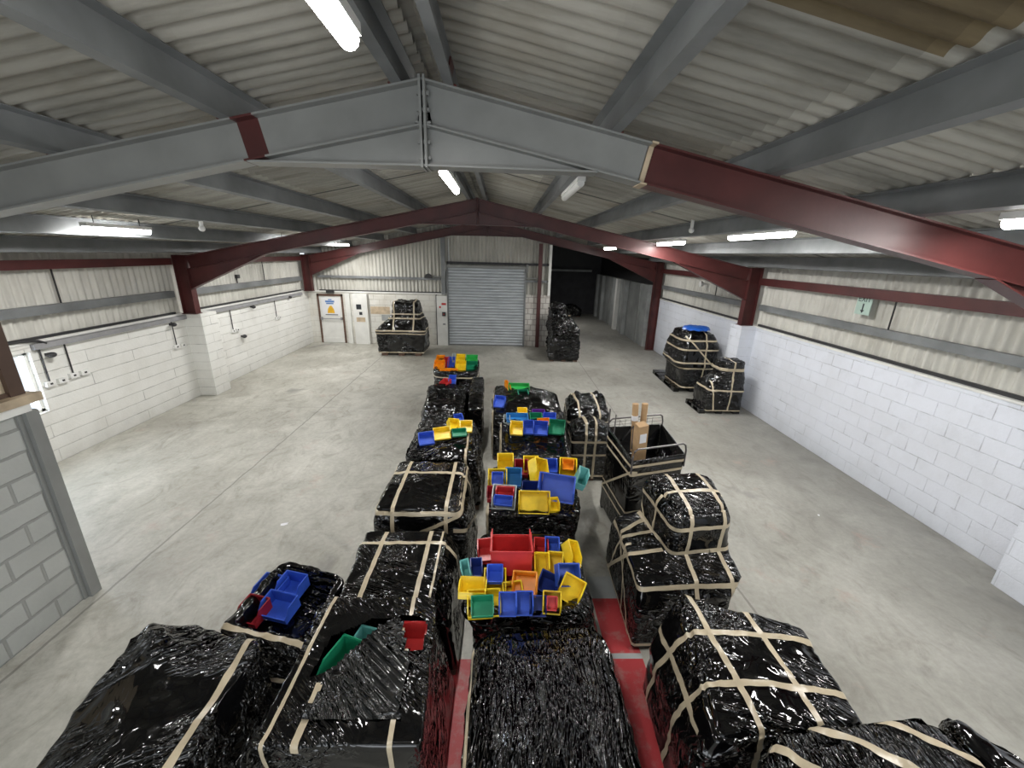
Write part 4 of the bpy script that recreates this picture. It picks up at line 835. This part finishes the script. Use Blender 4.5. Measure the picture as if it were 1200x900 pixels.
BINS=[
('large red storage bin crowning the heap beside the taped flat bundle','red',0.123,3.036,0.990,0.360,0.300,0.250,3,0,180),
('small red bin left of the large red bin','red',-0.113,3.170,0.971,0.130,0.200,0.120,8,-4,5),
('small red bin right of the large red bin','red',0.403,3.185,0.971,0.130,0.200,0.120,8,4,-3),
('small blue bin at the back right of the red-topped heap','blue',0.518,3.214,0.986,0.130,0.180,0.120,25,0,-4),
('yellow bin leaning between the small red bin and the orange bin','yellow',0.383,2.995,0.994,0.130,0.220,0.120,40,5,4),
('upright yellow bin under the small blue bin of the red-topped heap','yellow',0.528,3.035,0.971,0.130,0.200,0.120,35,0,-6),
('yellow bin tipped sideways at the right edge of the red-topped heap','yellow',0.668,3.132,0.977,0.120,0.260,0.110,30,30,25),
('blue bin tilted on its side above the cracked yellow bin','blue',0.593,2.861,1.033,0.200,0.180,0.090,45,12,14),
('yellow bin holding a pale blue scrap at the right corner of the heap','yellow',0.622,2.761,0.975,0.180,0.200,0.130,40,18,-22),
('yellow bin with a small red bin nested in it','yellow',0.446,2.617,0.992,0.140,0.170,0.130,48,0,-5),
('small red bin nested in a yellow bin beside the navy bin','red',0.435,2.529,1.072,0.075,0.100,0.070,48,0,-5),
('navy bin wedged between the blue pair and the yellow bin with red inside','navy',0.329,2.603,0.966,0.130,0.150,0.110,45,0,0),
('left one of the paired blue bins at the front lip of the heap','blue',0.088,2.587,0.995,0.135,0.170,0.120,42,0,0),
('right one of the paired blue bins at the front lip of the heap','blue',0.218,2.596,0.995,0.135,0.170,0.120,42,0,0),
('orange bin lying tilted just in front of the large red bin','orange',0.248,2.764,1.007,0.200,0.180,0.100,30,-8,-14),
('navy bin half buried behind the orange bin','navy',0.430,2.813,0.952,0.170,0.160,0.100,15,15,-20),
('yellow bin tipped forward at the left edge of the red-topped heap','yellow',-0.201,2.676,0.996,0.220,0.180,0.120,-25,0,-3),
('yellow bin holding a blue bin at the left of the red-topped heap','yellow',-0.018,2.800,0.961,0.180,0.200,0.120,12,0,0),
('blue bin nested inside the yellow bin left of the orange bin','blue',-0.019,2.813,1.051,0.130,0.130,0.090,12,0,0),
('yellow bin with a green bin in it at the front left of the heap','yellow',-0.104,2.607,0.943,0.260,0.190,0.110,18,0,4),
('dark green bin nested in the wide yellow bin','green',-0.114,2.525,1.012,0.170,0.140,0.080,18,0,4),
('small teal bin on the left flank of the red-topped heap','teal',-0.252,2.908,0.981,0.070,0.150,0.130,10,-15,8),
('small navy bin beside the teal bin on the left flank','navy',-0.187,2.949,0.971,0.100,0.150,0.110,10,0,5),
('dark red bin buried under the large red bin','darkred',0.115,2.863,0.950,0.160,0.160,0.090,0,0,0),
('yellow bin in the middle of the red-topped heap behind the blue pair','yellow',0.127,2.738,0.945,0.160,0.140,0.100,25,0,10),
('yellow bin standing at the back left of the second heap','yellow',0.081,4.787,1.010,0.200,0.200,0.170,28,0,2),
('yellow bin with a blue bin inside at the left edge of the second heap','yellow',-0.015,4.423,1.011,0.220,0.220,0.160,42,0,0),
('blue bin nested inside the leftmost yellow bin of the second heap','blue',-0.015,4.311,1.102,0.130,0.140,0.090,42,0,0),
('mid blue bin beside the leftmost yellow bin of the second heap','skyblue',0.183,4.442,1.014,0.190,0.200,0.160,35,0,-3),
('dark red bin behind the mid blue bin','darkred',0.291,4.698,0.982,0.170,0.200,0.140,15,0,0),
('yellow bin leaning sideways in the centre of the second heap','yellow',0.453,4.558,1.062,0.200,0.280,0.150,45,25,30),
('yellow bin standing behind the leaning yellow bin','yellow',0.418,4.788,0.987,0.190,0.180,0.160,25,0,0),
('blue bin at the back of the second heap beside the yellow bin with orange','blue',0.676,4.758,0.982,0.170,0.180,0.130,15,0,0),
('yellow bin holding an orange bin at the back right of the second heap','yellow',0.891,4.664,1.011,0.210,0.200,0.180,28,0,-8),
('orange bin nested in the yellow bin at the back right','orange',0.884,4.621,1.115,0.140,0.120,0.080,28,0,-8),
('large cobalt blue bin tilted on the second heap','blue',0.690,4.134,1.107,0.400,0.300,0.200,58,0,-16),
('pale teal bin at the right edge behind the large cobalt bin','teal',0.979,4.395,1.002,0.120,0.200,0.200,10,20,-5),
('wide yellow bin at the front of the second heap','yellow',0.400,3.962,1.015,0.340,0.240,0.140,50,0,-2),
('blue bin standing behind the wide yellow bin','navy',0.423,4.222,0.981,0.280,0.130,0.130,12,0,-2),
('pale grey bin with red and blue bins inside at the front left','grey',0.067,4.026,0.987,0.260,0.260,0.150,25,0,-6),
('red bin nested in the pale grey bin','red',0.076,4.047,1.063,0.200,0.090,0.100,20,0,-6),
('navy blue bin nested in the pale grey bin','blue',0.056,3.892,1.066,0.200,0.090,0.090,30,0,-8),
('yellow bin tucked under the right of the large cobalt bin','yellow',0.616,3.953,0.963,0.120,0.140,0.100,20,0,10),
('dark red bin at the left rim beside the pale grey bin','darkred',-0.082,4.137,0.960,0.100,0.160,0.120,5,0,0),
('pale blue bin lying at the back left of the third heap','skyblue',0.295,6.392,1.000,0.360,0.200,0.090,8,0,2),
('green bin at the back of the third heap between blue bins','green',0.614,6.394,1.001,0.200,0.200,0.100,10,0,0),
('dark blue bin at the back right of the third heap','blue',0.847,6.404,1.001,0.210,0.200,0.100,12,0,-8),
('orange bin lying flat in the middle of the third heap','orange',0.730,6.243,1.002,0.200,0.130,0.080,20,0,10),
('yellow bin at the front left of the third heap','yellow',0.279,5.980,1.005,0.200,0.200,0.130,40,0,-8),
('left of two blue bins side by side at the front of the third heap','blue',0.455,5.989,1.016,0.160,0.200,0.140,40,0,0),
('right of two blue bins side by side at the front of the third heap','blue',0.657,5.960,1.015,0.220,0.200,0.140,38,0,-6),
('bright green bin at the front right of the third heap','green',0.923,6.010,1.014,0.250,0.220,0.130,38,0,-10),
('yellow bin at the rear rim of the third heap','yellow',0.395,6.683,0.991,0.160,0.150,0.100,10,0,0),
('purple bin at the rear rim of the third heap','purple',0.682,6.677,0.991,0.220,0.120,0.080,10,0,0),
('grey bin in the hollow of the third heap','grey',0.121,6.392,0.960,0.100,0.200,0.100,5,0,0),
('blue bin poking through torn film above the taped bundle','blue',-1.082,5.560,1.008,0.220,0.180,0.100,32,-6,8),
('yellow bin lying beside the blue bin in torn film','yellow',-0.875,5.713,1.028,0.250,0.180,0.090,34,-5,10),
('yellow bin tipped toward the back of the torn film','yellow',-0.754,6.007,1.037,0.180,0.180,0.100,30,15,30),
('small blue bin behind the tipped yellow bin','blue',-0.694,6.328,1.003,0.140,0.160,0.090,20,0,20),
('green bin lying under the yellow bins in torn film','green',-0.630,5.829,0.993,0.220,0.120,0.070,25,0,12),
('yellow bin at the right end of the torn film','yellow',-0.535,5.987,1.019,0.190,0.170,0.110,34,0,4),
('red bin showing through the hole in the crumpled film','red',-1.154,8.058,1.052,0.170,0.300,0.090,15,0,-25),
('violet blue bin beside the red bin in the crumpled film','blue',-1.007,8.172,1.064,0.140,0.300,0.120,20,0,0),
('orange bin at the left of the farthest heap','orange',-1.449,9.372,1.068,0.240,0.300,0.120,30,0,0),
('red bin in the farthest heap beside the orange bin','red',-1.331,9.692,1.066,0.120,0.300,0.120,25,0,0),
('blue bin in the middle of the farthest heap','blue',-1.207,9.696,1.064,0.160,0.350,0.120,20,0,0),
('yellow bin at the front of the farthest heap','yellow',-0.948,9.410,1.071,0.240,0.250,0.120,35,0,0),
('yellow bin at the back of the farthest heap','yellow',-1.012,10.052,1.082,0.220,0.250,0.120,15,0,0),
('bright green bin at the right of the farthest heap','lime',-0.723,9.943,1.074,0.280,0.300,0.120,20,0,0),
('dark green bin at the front right of the farthest heap','green',-0.691,9.496,1.048,0.260,0.220,0.120,30,0,0),
('flat orange bin along the front rim of the farthest heap','orange',-1.195,9.084,1.041,0.400,0.160,0.070,15,0,0),
('white bin upright in the farthest heap','grey',-1.165,9.884,1.082,0.070,0.200,0.200,10,0,0),
('orange bin at the back left of the farthest heap','orange',-1.523,9.998,1.071,0.200,0.300,0.100,10,0,0),
('bright green bin lying in the torn film of the rear bundle','lime',0.379,7.884,1.047,0.420,0.200,0.100,30,0,0),
('green bin below the bright green bin in torn film','green',0.453,7.599,1.025,0.200,0.200,0.080,30,0,10),
('red bin edge beside the bright green bin','orange',0.154,7.970,1.031,0.060,0.350,0.120,10,0,15),
('blue bin at the front left corner of the rear bundle','blue',0.001,7.179,1.009,0.200,0.220,0.100,35,0,-15),
('dark blue bin at the far corner of the low open bundle','blue',-1.895,3.057,0.661,0.220,0.200,0.130,8,0,-14),
('blue bin deep in the low open bundle','blue',-2.101,3.051,0.621,0.240,0.260,0.120,8,0,-14),
('crimson bin at the front left of the low open bundle','darkred',-2.094,2.793,0.651,0.200,0.200,0.130,8,0,-14),
('bright blue bin at the front right of the low open bundle','blue',-1.887,2.821,0.671,0.270,0.190,0.130,10,0,-14),
('green bin showing through the left tear of the near flat load','green',-1.06,2.13,.80,.26,.34,.18,0,0,-20),
('teal-edged bin behind the green one in the left tear','teal',-.95,2.34,.77,.22,.16,.17,0,0,-15),
('red bin showing through the right tear of the near flat load','red',-.64,2.32,.80,.22,.26,.17,0,0,0),
]
GR={}
for lab,c,x,y,z,w,d,h,rx,ry,rzz in BINS:
    big=lab.startswith('large red')
    o=link_bm('storage_bin',bin_bm(w,d,h,.82 if big else .45,full=big),M['bin_'+c]); o.location=(x,y,z); o.rotation_euler=(R_(rx),R_(ry),R_(rzz)); tag(o,lab,'storage bin',None)
# ------------------------------------------------------------------ loose bits on the floor
for k,(x,y,s,r) in enumerate(((-3.0,4.9,.07,20),(4.9,5.2,.03,60),(3.05,2.6,.04,10),(-5.0,3.2,.10,30),(3.4,6.9,.03,0))):
    bm=bmesh.new(); c=[bm.verts.new((s*math.cos(a)*(1 if i%2 else .6),s*.45*math.sin(a),.004+.004*(i%2))) for i,a in enumerate([j*math.pi/4 for j in range(8)])]; bm.faces.new(c)
    o=link_bm('paper_scrap',bm,M['paper']); o.location=(x,y,0.001); o.rotation_euler=(0,0,R_(r)); tag(o,['white paper scrap on the floor left of the taped loads','tiny white scrap near the right wall','small white scrap right of the criss-cross taped load','pale scrap beside the bare block partition','tiny white scrap beyond the cage trolley'][k],'scrap')
# ------------------------------------------------------------------ camera, world, window light and added fill
cam=bpy.data.cameras.new('camera'); co_=bpy.data.objects.new('camera',cam); col.objects.link(co_)
cam.sensor_width=36; cam.lens=36*476.25/1200; cam.clip_start=.05; cam.clip_end=200
pi_,ya,ro=R_(17.777),R_(-1.729),R_(1.4685)
F=Vector((-math.sin(ya)*math.cos(pi_),math.cos(ya)*math.cos(pi_),-math.sin(pi_))); Rv=Vector((math.cos(ya),math.sin(ya),0)); U=Rv.cross(F)
R2=Rv*math.cos(ro)+U*math.sin(ro); U2=-Rv*math.sin(ro)+U*math.cos(ro)
m4=Matrix((R2,U2,-F)).transposed().to_4x4(); m4.translation=Vector((0,0,3.7)); co_.matrix_world=m4
bpy.context.scene.camera=co_
w=bpy.data.worlds.new('daylight'); bpy.context.scene.world=w; w.use_nodes=True
w.node_tree.nodes['Background'].inputs[0].default_value=(.86,.93,1,1); w.node_tree.nodes['Background'].inputs[1].default_value=1.3
# daylight through the left window; soft fill added behind the camera
def area(name,loc,rot,sx,sy,e,c):
    ld=bpy.data.lights.new(name,'AREA'); ld.shape='RECTANGLE'; ld.size=sx; ld.size_y=sy; ld.energy=e; ld.color=c; lo=bpy.data.objects.new(name,ld); col.objects.link(lo); lo.location=loc; lo.rotation_euler=rot; return lo
area('window_daylight',(XL-.35,5.9,1.5),(0,R_(-90-12),0),1.1,1.5,420,(.85,.93,1))
area('back_fill',(-.7,-4.3,2.0),(R_(70),0,0),6,3.0,150,(.93,.97,1))
sc=bpy.context.scene; sc.view_settings.view_transform='Standard'; sc.view_settings.look='None'; sc.view_settings.exposure=0.0
sc.cycles.use_denoising=True; sc.cycles.max_bounces=8; sc.cycles.diffuse_bounces=4; sc.cycles.glossy_bounces=4; sc.cycles.sample_clamp_indirect=6

area('annex_fill',(4.0,22,3.0),(0,0,0),1.5,.2,30,(1,.98,.95))  # fill lamp added to brighten the annex, no fitting there
GROUPS={'storage bin':'coloured storage bins in the wrapped loads','wrapped pallet':'black film wrapped pallet loads','light':'tube lights under the roof','roof frame':'steel roof frames','rail':'steel rails on the wall cladding','socket':'conduit drops on the left block wall','notice':'notices on the far wall','post':'gable wall posts','lamp':'black lamps under the wall trunking','strap':'dark straps on the wall cladding','scrap':'paper scraps on the floor','tube':'cardboard tubes in the cage trolley','detector':'small white sensors under the roof','pipe':'pipe stubs beside the shutter head'}
for o in bpy.data.objects:
    if o.get('category') in GROUPS and 'group' not in o: o['group']=GROUPS[o['category']]
